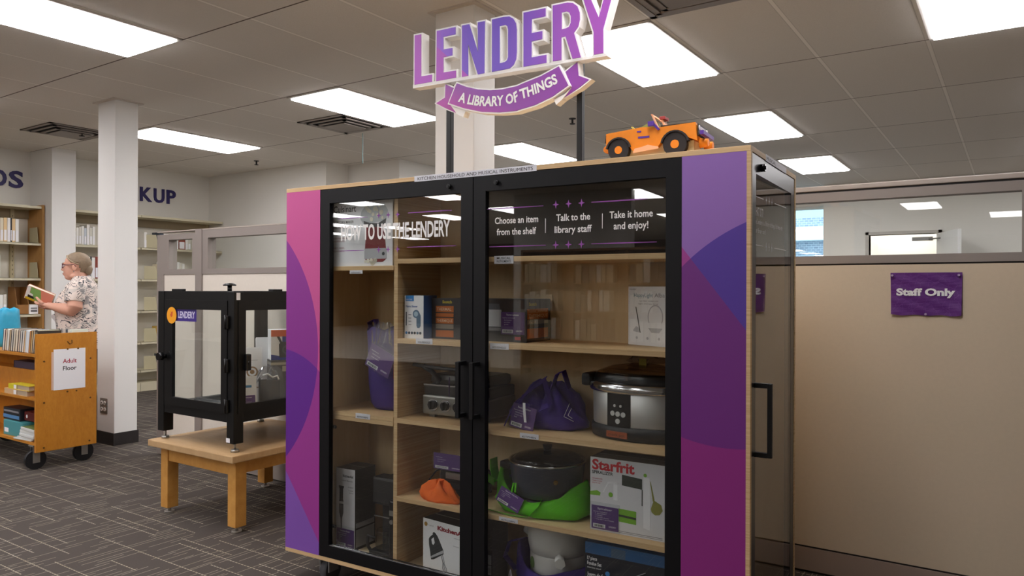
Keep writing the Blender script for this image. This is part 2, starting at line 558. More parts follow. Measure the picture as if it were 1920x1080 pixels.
def brick_mat():
    t = NT('grey_brick'); co = t.coord()
    mp = t.n('ShaderNodeMapping'); t.link(co, mp.inputs[0]); mp.inputs['Rotation'].default_value = (pi / 2, 0, 0)
    b = t.n('ShaderNodeTexBrick'); t.link(mp.outputs[0], b.inputs[0])
    b.inputs['Color1'].default_value = (*lin('7d8ca0'), 1); b.inputs['Color2'].default_value = (*lin('93a2b4'), 1)
    b.inputs['Mortar'].default_value = (*lin('c9d6e2'), 1); b.inputs['Scale'].default_value = 4.6
    b.inputs['Mortar Size'].default_value = .02
    t.col(b.outputs[0]); return t.set(Roughness=.9)
bd = thing('building', 'grey brick building with pale blue fascia seen through the far window', 'building', (-4.2, 19, 0))
MB().box(-5, 5, 0, .5, 0, 3.0).build('brick_wall', brick_mat(), bd)
MB().box(-5, 5, -.35, .5, 2.42, 2.75).build('fascia', P('pale_blue_fascia', 'cfe6f2', .5), bd)
MB().box(-5, 5, 0, .5, 3.0, 4.2).build('upper_wall', P('pale_blue_siding', 'a9cfe6', .6), bd)
for x in (-.45, 1.05): MB().box(x, x + .16, -.5, -.3, 0, 2.42).build('post', P('teal_post', '4fc4bd', .5), bd)
MB().box(-12, 3, 14, 24, -.3, -.2)
gr = MB().box(-16, 8, 13.2, 26, -.25, -.15).build('pavement', P('pavement', 'b9bcbf', .9)); gr['kind'] = 'structure'

# columns
def column(name, x0, x1, y0, y1):
    o = struct(MB().box(x0, x1, y0, y1, 0, HCEIL, bev=.006), name, M_wallw)
    b = MB().box(x0 - .008, x1 + .008, y0 - .008, y1 + .008, 0, .097).build('baseboard', M_tile, o)
    c = MB().box(x0 - .03, x1 + .03, y0 - .03, y1 + .03, HCEIL - .008, HCEIL).build('ceiling_trim', P('column_trim', 'cfc7be', .8), o)
    return o
column('trim_2', -6.094, -5.835, 3.08, 3.265)
column('trim_3', -2.578, -2.32, 3.072, 3.262)
struct(MB().box(XL, -8.45, 3.794, 4.036, 0, HCEIL), 'trim_4', M_wallw)
outlet = thing('power_outlet', 'steel power outlet plate low on the white column', 'outlet', (-5.985, 3.08, .30))
MB().box(-.052, .052, -.006, 0, -.06, .06, bev=.002).build('plate', P('outlet_plate', '8f8a84', .4, .6), outlet)
for i, (a, b) in enumerate(((-.022, .024), (.022, .024), (-.022, -.026), (.022, -.026))):
    mm = MB(); mm.cyl((a, -.006, b), (a, -.010, b), .016, seg=16)
    s = mm.build('socket', P('outlet_white', 'e6e2dc', .5), outlet)
    mm = MB(); mm.box(a - .006, a - .003, -.0112, -.0098, b - .005, b + .006); mm.box(a + .003, a + .006, -.0112, -.0098, b - .005, b + .006)
    mm.build('slot', M_dark, s)

# ------------------------------------------------------------------ ceiling fittings
def ceiling_light(u, v, label, group=None):
    x0, y0 = GX + u * GU, GY + v * 2 * GU
    t = thing('ceiling_light', label, 'ceiling light', (x0 + GU / 2, y0 + GU, HCEIL), 0, group)
    if ceiling_light.first is None:
        hx, hy = GU / 2 - .012, GU - .012
        m = MB()
        for a, b, c, d in ((-hx, hx, -hy, -hy + .022), (-hx, hx, hy - .022, hy), (-hx, -hx + .022, -hy, hy), (hx - .022, hx, -hy, hy)):
            m.box(a, b, c, d, -.010, 0)
        f = m.build('frame', P('light_frame', 'd9d5cf', .5), t)
        d = MB().box(-hx + .022, hx - .022, -hy + .022, hy - .022, -.020, 0, bev=.004).build('diffuser', M_diff, t)
        ceiling_light.first = (f, d)
    else:
        for s in ceiling_light.first:
            c = s.copy(); COL.objects.link(c); c.parent = t
    return t
ceiling_light.first = None
for u, v, l in (
    (0, -1, 'large bright ceiling light cut by the top left corner'),
    (0, 1, 'bright ceiling light beside the vent, left of the big letter sign'),
    (-4, 1, 'bright ceiling light just right of the white column'),
    (4, 1, 'large bright ceiling light behind the last letters of the big sign'),
    (4, 3, 'bright ceiling light above the right end of the orange toy car'),
    (0, 3, 'bright ceiling light low between the two sign posts'),
    (7, 1, 'bright ceiling light cut by the top right corner'),
    (4, 5, 'farthest bright ceiling light, just above the cabinet back corner')):
    ceiling_light(u, v, l)
RG = 'ceiling lights outside the frame, some added as fill'
for u, v in ((0, 5), (8, 3), (8, 5), (6, -1), (2.6, -1.7), (-4, -1), (0, -3), (4, -4), (5, 7.25), (-4, -3), (0, -5), (4, -6), (-4, -5), (5, -9), (7, -11), (.6, -8), (-4, -7), (-4, -9), (-7, -7), (-7, -9.5), (-10, -8.4), (-11.3, -11), (-12.6, -9.9), (-14.5, -13.5), (-15.7, -11.6), (-8, -4), (-12, -5), (0, -11)):  # off-pattern ones nearest the cabinet are added fill for its front and the partition
    ceiling_light(u, v, 'one of the ceiling lights outside the frame, some mirrored, some added as fill', RG)

M_vent = P('vent_metal', '8d837b', .5, .1); M_ventd = P('vent_dark', '1c1815', .8)
def vent(x0, y0, label, dirt=True):
    s = GU - .02
    t = thing('ceiling_vent', label, 'vent', (x0 + GU / 2, y0 + GU / 2, HCEIL))
    h = s / 2
    MB().box(-h, h, -h, h, -.004, 0).build('backing', M_ventd if dirt else M_vent, t)
    for k, (q, z) in enumerate(((h, -.008), (h * .80, -.018), (h * .60, -.026))):
        m = MB(); w = h * (.12 if k == 0 else .09)
        for a, b, c, d in ((-q, q, -q, -q + w), (-q, q, q - w, q), (-q, -q + w, -q, q), (q - w, q, -q, q)):
            m.box(a, b, c, d, z, z + .008)
        m.build('ring', M_vent, t)
    MB().box(-h * .44, h * .44, -h * .44, h * .44, -.034, -.028).build('centre_plate', M_vent, t)
vent(GX - GU, GY + 1.5 * 2 * GU, 'dusty square ceiling vent beside the light left of the sign')
vent(GX - 5 * GU, GY + .5 * 2 * GU, 'dusty square ceiling vent left of the white column')
vent(GX + 5 * GU, GY + .5 * 2 * GU, 'grey ceiling vent at the top edge, right of the big sign', False)
def sprinkler(x, y, label):
    t = thing('sprinkler', label, 'sprinkler', (x, y, HCEIL))
    m = MB(); m.cyl((0, 0, 0), (0, 0, -.006), .03); m.cyl((0, 0, 0), (0, 0, -.045), .009); m.build('body', M_dark, t)
    m = MB(); m.cyl((0, 0, -.045), (0, 0, -.05), .024, seg=12); m.build('deflector', M_dark, t)
sprinkler(-7.313, 5.50, 'small fire sprinkler head near the office back wall')
sprinkler(-3.18, 5.63, 'small fire sprinkler head beside the right sign post')
sprinkler(-7.32, 3.55, 'small fire sprinkler head under the left ceiling vent')
w = MB().tube([(-5.16, 5.08, HCEIL), (-5.158, 5.08, HCEIL - .1), (-5.163, 5.082, HCEIL - .2), (-5.157, 5.08, HCEIL - .29)], .004).build('hanging_wire', P('wire_teal', '8fb3b5', .5))
tag(w, 'thin wire hanging from the ceiling vent near the sign', 'wire')

# wall lettering on the left wall (X = XL), reading along +Y
def wall_letters(name, s, y, z, w, h, label):
    t = thing(name, label, 'sign', (XL, y, z))
    for i, (ch, a, ww) in enumerate(s):
        m = MB(); add_text(m, ch, (0.014, a, 0), (0, 1, 0), (0, 0, 1), w=ww, h=h, weight=.028)
        ret = bmesh.ops.extrude_face_region(m.bm, geom=m.bm.faces[:])
        bmesh.ops.translate(m.bm, verts=[v for v in ret['geom'] if isinstance(v, bmesh.types.BMVert)], vec=(-.014, 0, 0))
        m.build('letter', M_navy, t)
wall_letters('wall_sign', (('P', -.36, .115), ('I', -.222, .03), ('C', -.17, .155), ('K', .022, .155), ('U', .20, .14), ('P', .37, .124)), 5.0, 2.312, 0, .175, 'dark blue wall letters KUP showing right of the white column')
wall_letters('wall_sign', (('D', -.31, .15), ('S', -.139, .139),), 3.72, 2.315, 0, .18, 'dark blue wall letters DS at the left edge')

# ------------------------------------------------------------------ office partitions
def partition_right():
    Y = 3.43
    t = thing('office_partition', 'beige fabric office partition with window strip behind the Staff Only sign', 'partition', (0, Y, 0))
    MB().box(-2.3, 3.2, 0, .06, .118, 1.345).build('fabric_panel', M_fab, t)
    MB().box(-2.3, 3.2, -.004, .064, .012, .110).build('base_rail', P('base_rail_metal', 'a59388', .5, .1), t)
    MB().box(-2.3, 3.2, .006, .05, .0, .012).build('base_gap', M_dark, t)
    MB().box(-2.3, 3.2, .004, .056, .110, .118).build('reveal', M_dark, t)
    MB().box(-2.3, 3.2, .002, .058, 1.345, 1.352).build('reveal', M_dark, t)
    m = MB(); m.box(-2.3, 3.2, -.004, .064, 1.352, 1.386); m.build('lower_rail', M_rail, t)
    m = MB(); m.box(-2.3, 3.2, -.004, .064, 1.622, 1.660); m.build('upper_rail', M_rail, t)
    MB().box(-2.3, 3.2, 0.002, .058, 1.660, 1.668).build('reveal', M_dark, t)
    MB().box(-2.3, 3.2, -.006, .066, 1.668, 1.690, bev=.004).build('top_cap', M_railcap, t)
    for x in (.022, -2.3, 2.2):
        MB().box(x, x + .06, -.005, .065, 1.386, 1.622).build('mullion', M_rail, t)
    MB().box(-2.24, 3.1, .026, .032, 1.386, 1.622).build('window_pane', M_glass, t)
    return t
partition_right()

def partition_left():
    Y = 3.105
    t = thing('office_partition', 'grey framed office partition with narrow windows behind the black glass case', 'partition', (0, Y, 0))
    x0, xa, xb, x1 = -5.285, -4.798, -4.722, -2.75
    MB().box(x0, x0 + .085, 0, .065, .01, 1.628).build('post', M_rail, t)
    MB().box(xa, xb, -.006, .07, .01, 1.652).build('post', M_rail, t)
    for k, (a, b) in enumerate(((x0 + .085, xa), (xb, x1))):
        z1 = 1.628 if k == 0 else 1.645
        MB().box(a, b, .006, .06, .12, 1.335).build('fabric_panel', M_fabl, t)
        MB().box(a, b, .002, .064, .01, .12).build('base_rail', M_rail, t)
        m = MB(); m.box(a, b, 0, .065, 1.335, 1.372); m.box(a, b, 0, .065, 1.588, z1); 
        m.box(a, a + .065, 0, .065, 1.372, 1.588); m.box(b - .045, b, 0, .065, 1.372, 1.588)
        m.build('window_frame', M_rail, t)
        MB().box(a + .06, b - .04, .03, .036, 1.37, 1.59).build('window_pane', M_glass, t)
    MB().box(x0, x1, -.002, .067, 1.645, 1.653).build('top_cap', M_railcap, t)
    m = MB()
    for x in (x0 + .04, xa + .04): m.cyl((x, .03, 0), (x, .03, .012), .02, seg=12)
    m.build('foot', M_dark, t)
    # side run that encloses the office, seen through the window strip
    MB().box(-2.95, -2.88, .07, 2.9, .12, 1.335).build('side_panel', M_fabl, t)
    return t
partition_left()
# ------------------------------------------------------------------ the lending cabinet
def print_mat(name, base, regions):
    """flat printed graphic: regions = list of (kind, params, colour) laid over base in cabinet axes (x, z)"""
    t = NT(name); co = t.coord(); x, y, z = t.sep(co)
    c = lin(base)
    for kind, pr, col in regions:
        ms = []
        for kd, p in zip(kind, pr):
            if kd in 'cC':      # inside / outside a circle
                d = t.math('SQRT', t.math('ADD', t.math('POWER', t.math('SUBTRACT', x, p[0]), 2.0), t.math('POWER', t.math('SUBTRACT', z, p[1]), 2.0)))
                ms.append(t.math('LESS_THAN' if kd == 'c' else 'GREATER_THAN', d, p[2]))
            else:               # half plane left of the line a -> b
                (ax, az), (bx, bz) = p
                e = t.math('SUBTRACT', t.math('MULTIPLY', t.math('SUBTRACT', z, az), bx - ax), t.math('MULTIPLY', t.math('SUBTRACT', x, ax), bz - az))
                ms.append(t.math('GREATER_THAN', e, 0.0))
        f = ms[0]
        for g in ms[1:]: f = t.math('MULTIPLY', f, g)
        c = t.mix(f, c, lin(col))
    t.col(c)
    return t.set(Roughness=.42, Specular_IOR_Level=.35)

def circ3(a, b, c):
    (ax, ay), (bx, by), (cx, cy) = a, b, c
    d = 2 * (ax * (by - cy) + bx * (cy - ay) + cx * (ay - by))
    ux = ((ax * ax + ay * ay) * (by - cy) + (bx * bx + by * by) * (cy - ay) + (cx * cx + cy * cy) * (ay - by)) / d
    uy = ((ax * ax + ay * ay) * (cx - bx) + (bx * bx + by * by) * (ax - cx) + (cx * cx + cy * cy) * (bx - ax)) / d
    return (ux, uy, sqrt((ax - ux) ** 2 + (ay - uy) ** 2))

C1 = circ3(cab(537, 450), cab(596, 640), cab(537, 855))
C2 = circ3(cab(537, 655), cab(567, 668), cab(599, 697))
L1 = (cab(583, 985), cab(541, 893))
M_printl = print_mat('left_panel_print', 'c65592', [
    ('h', [((0, cab(537, 698)[1]), (-1, cab(537, 698)[1]))], '9c3a92'), ('c', [C2], '9c3a92'), ('c', [C1], '8c3590'), ('cc', [C1, C2], '652a90'),
    ('h', [(L1[0], L1[1])], '8455b0')])
A1 = circ3(cab(1279, 500), cab(1343, 447), cab(1407, 413))
B1 = circ3(cab(1279, 820), cab(1342, 838), cab(1405, 843))
LN = (cab(1292, 481), cab(1406, 629))
M_printr = print_mat('right_panel_print', '9068b2', [
    ('h', [(LN[1], LN[0])], 'a0408f'),
    ('c', [A1], '553a99'), ('ch', [A1, (LN[1], LN[0])], '712f80'),
    ('hC', [((0, cab(1405, 800)[1]), (-1, cab(1405, 800)[1])), B1], '8f2f80')])

cabinet = thing('display_cabinet', 'tall plywood display cabinet with black framed glass doors and purple printed panels', 'cabinet', CA, CY)
TH = .0165
XP0, XD, XP1 = .199, .9625, 1.7335              # left panel edge, gap of the doors, right panel edge
ZB, ZT = .120, CH - TH
YBK = .312                                       # back of the display compartments
ZF = .150                                        # compartment floor
MB().box(0, CW, 0, CD, ZT, CH, bev=.0012).build('top_board', [M_plyedge], cabinet)
MB().box(0, CW, 0, CD, ZB, ZB + TH, bev=.0012).build('bottom_board', [M_plyedge], cabinet)
MB().box(.001, XP0, .0, .018, ZB + TH, ZT).build('front_panel', M_printl, cabinet)['label'] = 'pink and purple printed panel'
MB().box(XP1, CW - .012, .0, .018, ZB + TH, ZT).build('front_panel', M_printr, cabinet)['label'] = 'violet and magenta printed panel'
m = MB(); m.box(CW - .012, CW, 0, .018, ZB + TH, ZT); m.box(CW - .018, CW, CD - .018, CD, ZB + TH, ZT)
m.build('corner_post', M_plyedge, cabinet)
MB().box(0, .016, .018, CD, ZB + TH, ZT).build('side_panel', M_plyin, cabinet)
m = MB(); m.box(.172, .190, .03, YBK, ZB + TH, ZT); m.box(1.745, 1.763, .03, CD - .018, ZB + TH, ZT)
m.build('inner_side', M_plyin, cabinet)
MB().box(.016, 1.745, YBK, YBK + .012, ZB + TH, ZT).build('back_panel', M_plyin, cabinet)
MB().box(.80, 1.744, YBK - .004, YBK - .0005, 1.3555, ZT).build('shade_board', P('painted_shade', '231f1c', .7), cabinet)  # added dark sheet; its colour stands in for shade in the top compartment
MB().box(.016, CW - .018, CD - .018, CD, ZB + TH, ZT).build('rear_panel', M_plyin, cabinet)
MB().box(.190, 1.745, .03, YBK, ZB + TH, ZF).build('compartment_floor', M_ply, cabinet)
MB().box(.566, .5845, .035, YBK, ZF, ZT).build('divider', M_plyedge, cabinet)
SH = {}
def shelf(x0, x1, z0, z1, y0=.032):
    return MB().box(x0, x1, y0, YBK, z0, z1, bev=.001).build('shelf', M_plyedge, cabinet)
shelf(.190, .566, 1.311, 1.329); shelf(.190, .566, .700, .7165); shelf(.190, .566, .7175, .734)
for z in (1.336, 1.0255, .7155, .412): shelf(.5845, 1.745, z, z + .0185)
# label strips
def slabel(px, py, px1, py1, lines, label, y=.0315):
    x, z = cab(px, py, y); x1, z1 = cab(px1, py1, y)
    w, h = abs(x1 - x), abs(z - z1)
    o = MB().box(x, x1, y - .001, y, z1, z).build('shelf_label', P('label_card', 'dfdfe6', .5), cabinet)
    o['label'] = label
    n = len(lines)
    lettering('lettering', [dict(s=s, o=(x + w * .14, y - .001, z1 + h * (.16 + (n - 1 - i) * .40)), r=(1, 0, 0), u=(0, 0, 1), w=w * .72, h=h * (.34 if n == 1 else .30), weight=.01) for i, s in enumerate(lines)], M_ink, o)
slabel(656, 507, 680, 513, ['KITCHEN'], 'white KITCHEN label under the popcorn maker box')
slabel(667, 774, 694, 787, ['KITCHEN'], 'white KITCHEN label below the clear bag in purple tote')
slabel(780, 634, 811, 646, ['HOUSEHOLD'], 'white HOUSEHOLD label in the left door')
slabel(919, 643, 954, 656, ['HOUSEHOLD'], 'white HOUSEHOLD label in the right door')
slabel(975, 811, 1010, 825, ['KITCHEN'], 'white KITCHEN label above the green bag')
slabel(936, 968, 971, 982, ['KITCHEN'], 'white KITCHEN label below the green bag')
slabel(927, 480, 963, 494, ['MUSICAL', 'INSTRUMENTS'], 'white MUSICAL INSTRUMENTS label')
x0, x1 = .694, 1.224
o = MB().box(x0, x1, -.0012, 0, ZT - .003, CH + .002).build('title_label', P('label_card', 'dfdfe6', .5), cabinet)
lettering('lettering', [dict(s='KITCHEN HOUSEHOLD AND MUSICAL INSTRUMENTS', o=(x0 + .016, -.0012, ZT + .0015), r=(1, 0, 0), u=(0, 0, 1), w=x1 - x0 - .03, h=.0125)], M_ink, o)
o = MB().box(CW, CW + .0012, .19, .50, ZT - .002, CH + .002).build('side_label', P('label_card', 'dfdfe6', .5), cabinet)
lettering('lettering', [dict(s='MUSICAL', o=(CW + .0012, .195, ZT + .002), r=(0, 1, 0), u=(0, 0, 1), w=.13, h=.011)], M_ink, o)
# bumper pins seen at the left stile
m = MB(); m.cyl((.19, .06, .66), (.232, .06, .66), .007, seg=10); m.cyl((.19, .06, .245), (.232, .06, .245), .007, seg=10)
m.build('shelf_pin', M_black, cabinet)

# front doors: mitred black frames, pane, decals on the pane, bar handle, lock
def mitred(x0, x1, z0, z1, sl, sr, rb, rt, y0, y1, ax=None):
    m = MB()
    T = ax or (lambda a, b, y: Vector((a, y, b)))
    i0, i1, j0, j1 = x0 + sl, x1 - sr, z0 + rb, z1 - rt
    for q in (((x0, z0), (x1, z0), (i1, j0), (i0, j0)), ((x1, z0), (x1, z1), (i1, j1), (i1, j0)), ((x1, z1), (x0, z1), (i0, j1), (i1, j1)), ((x0, z1), (x0, z0), (i0, j0), (i0, j1))):
        F = [m.bm.verts.new(T(a, b, y0)) for a, b in q]; B = [m.bm.verts.new(T(a, b, y1)) for a, b in q]
        m.bm.faces.new(F); m.bm.faces.new(list(reversed(B)))
        for i in range(4): m.bm.faces.new([F[i], B[i], B[(i + 1) % 4], F[(i + 1) % 4]])
    return m
M_decal = P('white_vinyl_letters', 'eceae6', .6); M_decalp = P('purple_vinyl', '8e4aa2', .55)
R_, U_ = (1, 0, 0), (0, 0, 1)
def star(d, x, z, s, y):
    m = MB()
    pts = []
    for k in range(8):
        a = pi / 2 * k / 2; r = s if k % 2 == 0 else s * .30
        pts.append((x + cos(a) * r, z + sin(a) * r * 1.15))
    m.prism(pts, [], (0, y, 0), R_, U_, .0004); m.build('star_decal', M_decalp, d)
def sliver(d, x0, x1, z, s, y):
    m = MB()
    m.prism([(x0, z - s * .5), ((x0 + x1) / 2, z - s), (x1, z - s * .5), (x1, z + s * .5), ((x0 + x1) / 2, z + s), (x0, z + s * .5)], [], (0, y, 0), R_, U_, .0004); m.build('line_decal', M_decalp, d)
def front_door(x0, x1, sl, sr, lockx, label):
    d = mitred(x0, x1, ZB + TH + .001, ZT - .002, sl, sr, .050, .056, .0, .024).build('door', M_blackw, cabinet)
    d['label'] = label
    MB().box(x0 + sl - .006, x1 - sr + .006, .010, .014, ZB + TH + .045, ZT - .05).build('door_pane', M_cabglass, d)
    m = MB(); m.cyl((lockx, 0, 1.614), (lockx, -.012, 1.614), .0085, seg=16); m.cyl((lockx, -.012, 1.614), (lockx, -.014, 1.614), .005, seg=10)
    m.build('lock', P('lock_black', '151516', .25, .5), d)
    MB().box(x0 + sl, x1 - sr, .004, .009, ZB + TH + .0505, ZB + TH + .0535).build('pane_bead', M_chrome, d)
    return d
dl = front_door(XP0 + .002, XD - .002, .052, .052, .858, 'left glass door with one line of white lettering')
drr = front_door(XD + .002, XP1 - .001, .051, .050, 1.064, 'right glass door with three lending steps')
for dd_, hx in ((dl, .925), (drr, .985)):
    m = MB()
    m.box(hx - .008, hx + .008, -.045, -.032, .777, .978, bev=.002)
    m.box(hx - .008, hx + .008, -.032, 0, .777, .791); m.box(hx - .008, hx + .008, -.032, 0, .964, .978)
    m.build('handle', M_black, dd_)
yg = .0098
lettering('lettering', [dict(s='HOW TO USE THE LENDERY', o=(.308, yg, 1.4345), r=R_, u=U_, w=.546, h=.060, weight=.03)], M_decal, dl)
for zz, xs in ((1.525, (.508, .556, .604)), (1.391, (.508, .556, .604))):
    for x in xs: star(dl, x, zz, .012, yg)
sliver(dl, .29, .45, 1.522, .0018, yg); sliver(dl, .655, .86, 1.528, .0022, yg)
sliver(dl, .30, .43, 1.391, .0016, yg); sliver(dl, .650, .88, 1.397, .0018, yg)
rows = [('Choose an item', 1.1375, 1.469, .176), ('from the shelf', 1.1375, 1.429, .160), ('Talk to the', 1.358, 1.4685, .126), ('library staff', 1.358, 1.4285, .138), ('Take it home', 1.5635, 1.4685, .147), ('and enjoy!', 1.5635, 1.4325, .118)]
lettering('lettering', [dict(s=s, o=(x, yg, z), r=R_, u=U_, w=w, h=.0235, weight=.016, anchor='c') for s, x, z, w in rows], M_decal, drr)
m = MB(); m.box(1.2525, 1.2545, yg - .0006, yg, 1.430, 1.479); m.box(1.4635, 1.4655, yg - .0006, yg, 1.437, 1.486)
m.build('divider_line', M_decal, drr)
for zz in (1.5245, 1.388):
    for x in (1.293, 1.341, 1.389): star(drr, x, zz, .0125, yg)
sliver(drr, 1.016, 1.245, 1.523, .0018, yg); sliver(drr, 1.425, 1.62, 1.5245, .0022, yg)
sliver(drr, 1.026, 1.255, 1.3885, .0018, yg); sliver(drr, 1.425, 1.65, 1.388, .0018, yg)
# side door in the right end
T = lambda a, b, y: Vector((CW - .002 - y, a, b))
sd = mitred(.020, CD - .022, ZB + TH + .001, ZT - .002, .052, .056, .050, .056, .0, .022, T).build('door', P('black_side_frame', '17171a', .3), cabinet)
sd['label'] = 'narrow glass side door lettered WHAT IS IT?'
TP = lambda a: CW - .012 + (a - .34) * .036       # the pane sits a little askew in its frame
m = MB(); z0_, z1_ = ZB + TH + .045, ZT - .05
v_ = [m.bm.verts.new(q) for q in [(TP(a) - s_, a, z) for s_ in (0, .004) for a, z in ((.066, z0_), (CD - .072, z0_), (CD - .072, z1_), (.066, z1_))]]
for q in ((0, 1, 2, 3), (7, 6, 5, 4), (0, 4, 5, 1), (1, 5, 6, 2), (2, 6, 7, 3), (3, 7, 4, 0)): m.bm.faces.new([v_[i] for i in q])
m.build('door_pane', M_sideglass, sd)
m = MB(); m.cyl((CW - .002, .134, 1.613), (CW + .012, .134, 1.613), .012, seg=18); m.cyl((CW + .012, .134, 1.613), (CW + .015, .134, 1.613), .006, seg=12)
m.build('lock', P('lock_black', '151516', .25, .5), sd)
m = MB(); hy = .060
m.box(CW + .036, CW + .050, hy - .007, hy + .007, .742, .962, bev=.002)
m.box(CW - .002, CW + .036, hy - .007, hy + .007, .742, .756); m.box(CW - .002, CW + .036, hy - .007, hy + .007, .948, .962)
m.build('handle', M_black, sd)
rr, uu = (.036, 1, 0), (0, 0, 1)
lettering('lettering', [dict(s='WHAT IS IT?', o=(TP(.120) + .0003, .120, 1.470), r=rr, u=uu, w=.105, h=.027, weight=.03),
    dict(s="The Lendery is a library of things. It's free with", o=(TP(.120) + .0003, .120, 1.444), r=rr, u=uu, w=.355, h=.0165, weight=.008),
    dict(s='your library card!', o=(TP(.120) + .0003, .120, 1.416), r=rr, u=uu, w=.135, h=.0165, weight=.008)], M_decal, sd)
m = MB()
for zz in (1.528, 1.378):
    for a, b in ((.095, .23), (.37, .53)): m.prism([(a, zz - .0015), (b, zz - .0015), (b, zz + .0015), (a, zz + .0015)], [], (TP(0) + .0005, 0, 0), rr, uu, .0004)
    for a in (.265, .30, .335):
        m.prism([(a - .008, zz), (a - .002, zz + .003), (a, zz + .014), (a + .002, zz + .003), (a + .008, zz), (a + .002, zz - .003), (a, zz - .014), (a - .002, zz - .003)], [], (TP(0) + .0005, 0, 0), rr, uu, .0004)
m.build('decal', M_decal, sd)
# casters under the bottom board
for x, y in ((.17, .08), (1.77, .08), (.17, .60), (1.77, .60)):
    m = MB(); m.box(x - .04, x + .04, y - .035, y + .035, ZB - .006, ZB); m.box(x - .028, x - .022, y - .02, y + .035, .045, ZB - .006); m.box(x + .022, x + .028, y - .02, y + .035, .045, ZB - .006)
    c = m.build('caster', P('caster_grey', '9b9b9c', .4, .4), cabinet)
    m = MB(); m.cyl((x - .018, y + .015, .045), (x + .018, y + .015, .045), .045, seg=24); m.build('wheel', P('caster_wheel', '55565a', .6), c)

# ------------------------------------------------------------------ the sign on two posts
YS = .25
def sp(ox, oy, k, pts): return [cab(ox + a / k, oy + b / k, YS) for a, b in pts]
def offset_poly(pts, d):
    n = len(pts); area = sum(pts[i][0] * pts[(i + 1) % n][1] - pts[(i + 1) % n][0] * pts[i][1] for i in range(n))
    s = d if area > 0 else -d; out = []
    for i in range(n):
        a, b, c = Vector(pts[i - 1]), Vector(pts[i]), Vector(pts[(i + 1) % n])
        e1, e2 = (b - a).normalized(), (c - b).normalized()
        n1, n2 = Vector((e1.y, -e1.x)), Vector((e2.y, -e2.x))
        k = (n1 + n2); l = max(k.dot(n1), .5)
        q = b + k * (s / l) if k.length > 1e-6 else b + n1 * s
        out.append((q.x, q.y))
    return out
sign = thing('letter_sign', 'big purple three dimensional letter sign with ribbon on posts above the cabinet', 'sign', cw(0, 0, CH), CY)
def signmat():
    t = NT('sign_face_print'); co = t.coord(); x, y, z = t.sep(co)
    r = t.n('ShaderNodeValToRGB'); t.link(t.math('DIVIDE', t.math('SUBTRACT', x, .48), .98), r.inputs[0])
    cr = r.color_ramp
    st = [(0, 'b045c2'), (.10, 'b045c2'), (.16, '8a4fd0'), (.30, '6d48c6'), (.45, '7250c6'), (.60, '8655c4'), (.72, '9a55b8'), (.85, '9c50ae'), (1, '964aa8')]
    while len(cr.elements) < len(st): cr.elements.new(.5)
    for e, (p, c) in zip(cr.elements, st): e.position = p; e.color = (*lin(c), 1)
    low = t.math('GREATER_THAN', t.math('SUBTRACT', t.math('MULTIPLY', t.math('SUBTRACT', .76, x), .9), t.math('SUBTRACT', z, .44)), 0.0)
    c = t.mix(low, r.outputs[0], lin('a842ba'))
    t.col(c); return t.set(Roughness=.5)
M_sface = signmat(); M_sedge = P('sign_white_edge', 'efeeec', .6)
def ribbon_mat():
    t = NT('ribbon_print'); co = t.coord(); x, y, z = t.sep(co)
    f = t.math('MULTIPLY', t.math('SUBTRACT', t.math('ADD', t.math('SUBTRACT', .86, x), t.math('MULTIPLY', t.math('SUBTRACT', .335, z), 2.2)), .0), 4.0, True)
    f2 = t.math('GREATER_THAN', t.math('SUBTRACT', .62, x), 0.0)
    c = t.mix(f, lin('8c42a2'), lin('b240a2'))
    c = t.mix(t.math('MULTIPLY', t.math('GREATER_THAN', t.math('ADD', t.math('SUBTRACT', .72, x), t.math('MULTIPLY', t.math('SUBTRACT', .28, z), 2.0)), .0), .8), c, lin('d24698'))
    t.col(c); return t.set(Roughness=.5)
M_ribbon = ribbon_mat()
SD = .045                                        # thickness of the letters
def arc(c, rx, ry, a0, a1, n):
    return [(c[0] + rx * cos(radians(a0 + (a1 - a0) * i / n)), c[1] - ry * sin(radians(a0 + (a1 - a0) * i / n))) for i in range(n + 1)]
A_, B_ = (760, 0, 4.5), (960, 0, 4.5)
letters = [
    ('letter_L', A_, [(80, 300), (135, 289), (135, 645), (226, 630), (226, 690), (78, 716)], []),
    ('letter_E', A_, [(266, 262), (425, 228), (425, 290), (322, 312), (322, 418), (398, 405), (398, 468), (322, 484), (322, 612), (428, 596), (428, 655), (262, 685)], []),
    ('letter_N', A_, [(480, 216), (541, 204), (614, 440), (612, 190), (672, 178), (668, 618), (613, 628), (531, 372), (532, 640), (478, 650)], []),
    ('letter_D', A_, [(733, 165), (830, 143), (880, 140), (912, 158), (934, 196), (941, 250), (941, 440), (936, 500), (915, 548), (882, 578), (732, 607)], [[(797, 222), (845, 210), (862, 222), (868, 250), (868, 480), (860, 508), (840, 524), (797, 534)]]),
    ('letter_E', B_, [(98, 108), (285, 68), (285, 138), (168, 162), (166, 280), (257, 262), (257, 330), (166, 350), (166, 485), (292, 462), (292, 530), (98, 564)], []),
    ('letter_R', B_, [(345, 48), (470, 22), (515, 26), (552, 52), (572, 105), (574, 165), (560, 225), (524, 278), (582, 485), (512, 496), (453, 308), (418, 315), (418, 506), (346, 518)], [[(420, 106), (462, 96), (484, 106), (498, 138), (497, 192), (482, 226), (456, 240), (420, 248)]]),
    ('letter_Y', B_, [(588, -55), (642, -62), (733, 148), (798, -92), (866, -106), (771, 245), (771, 448), (692, 462), (690, 270)], []),
]
sgo = Vector((0, YS, -CH))
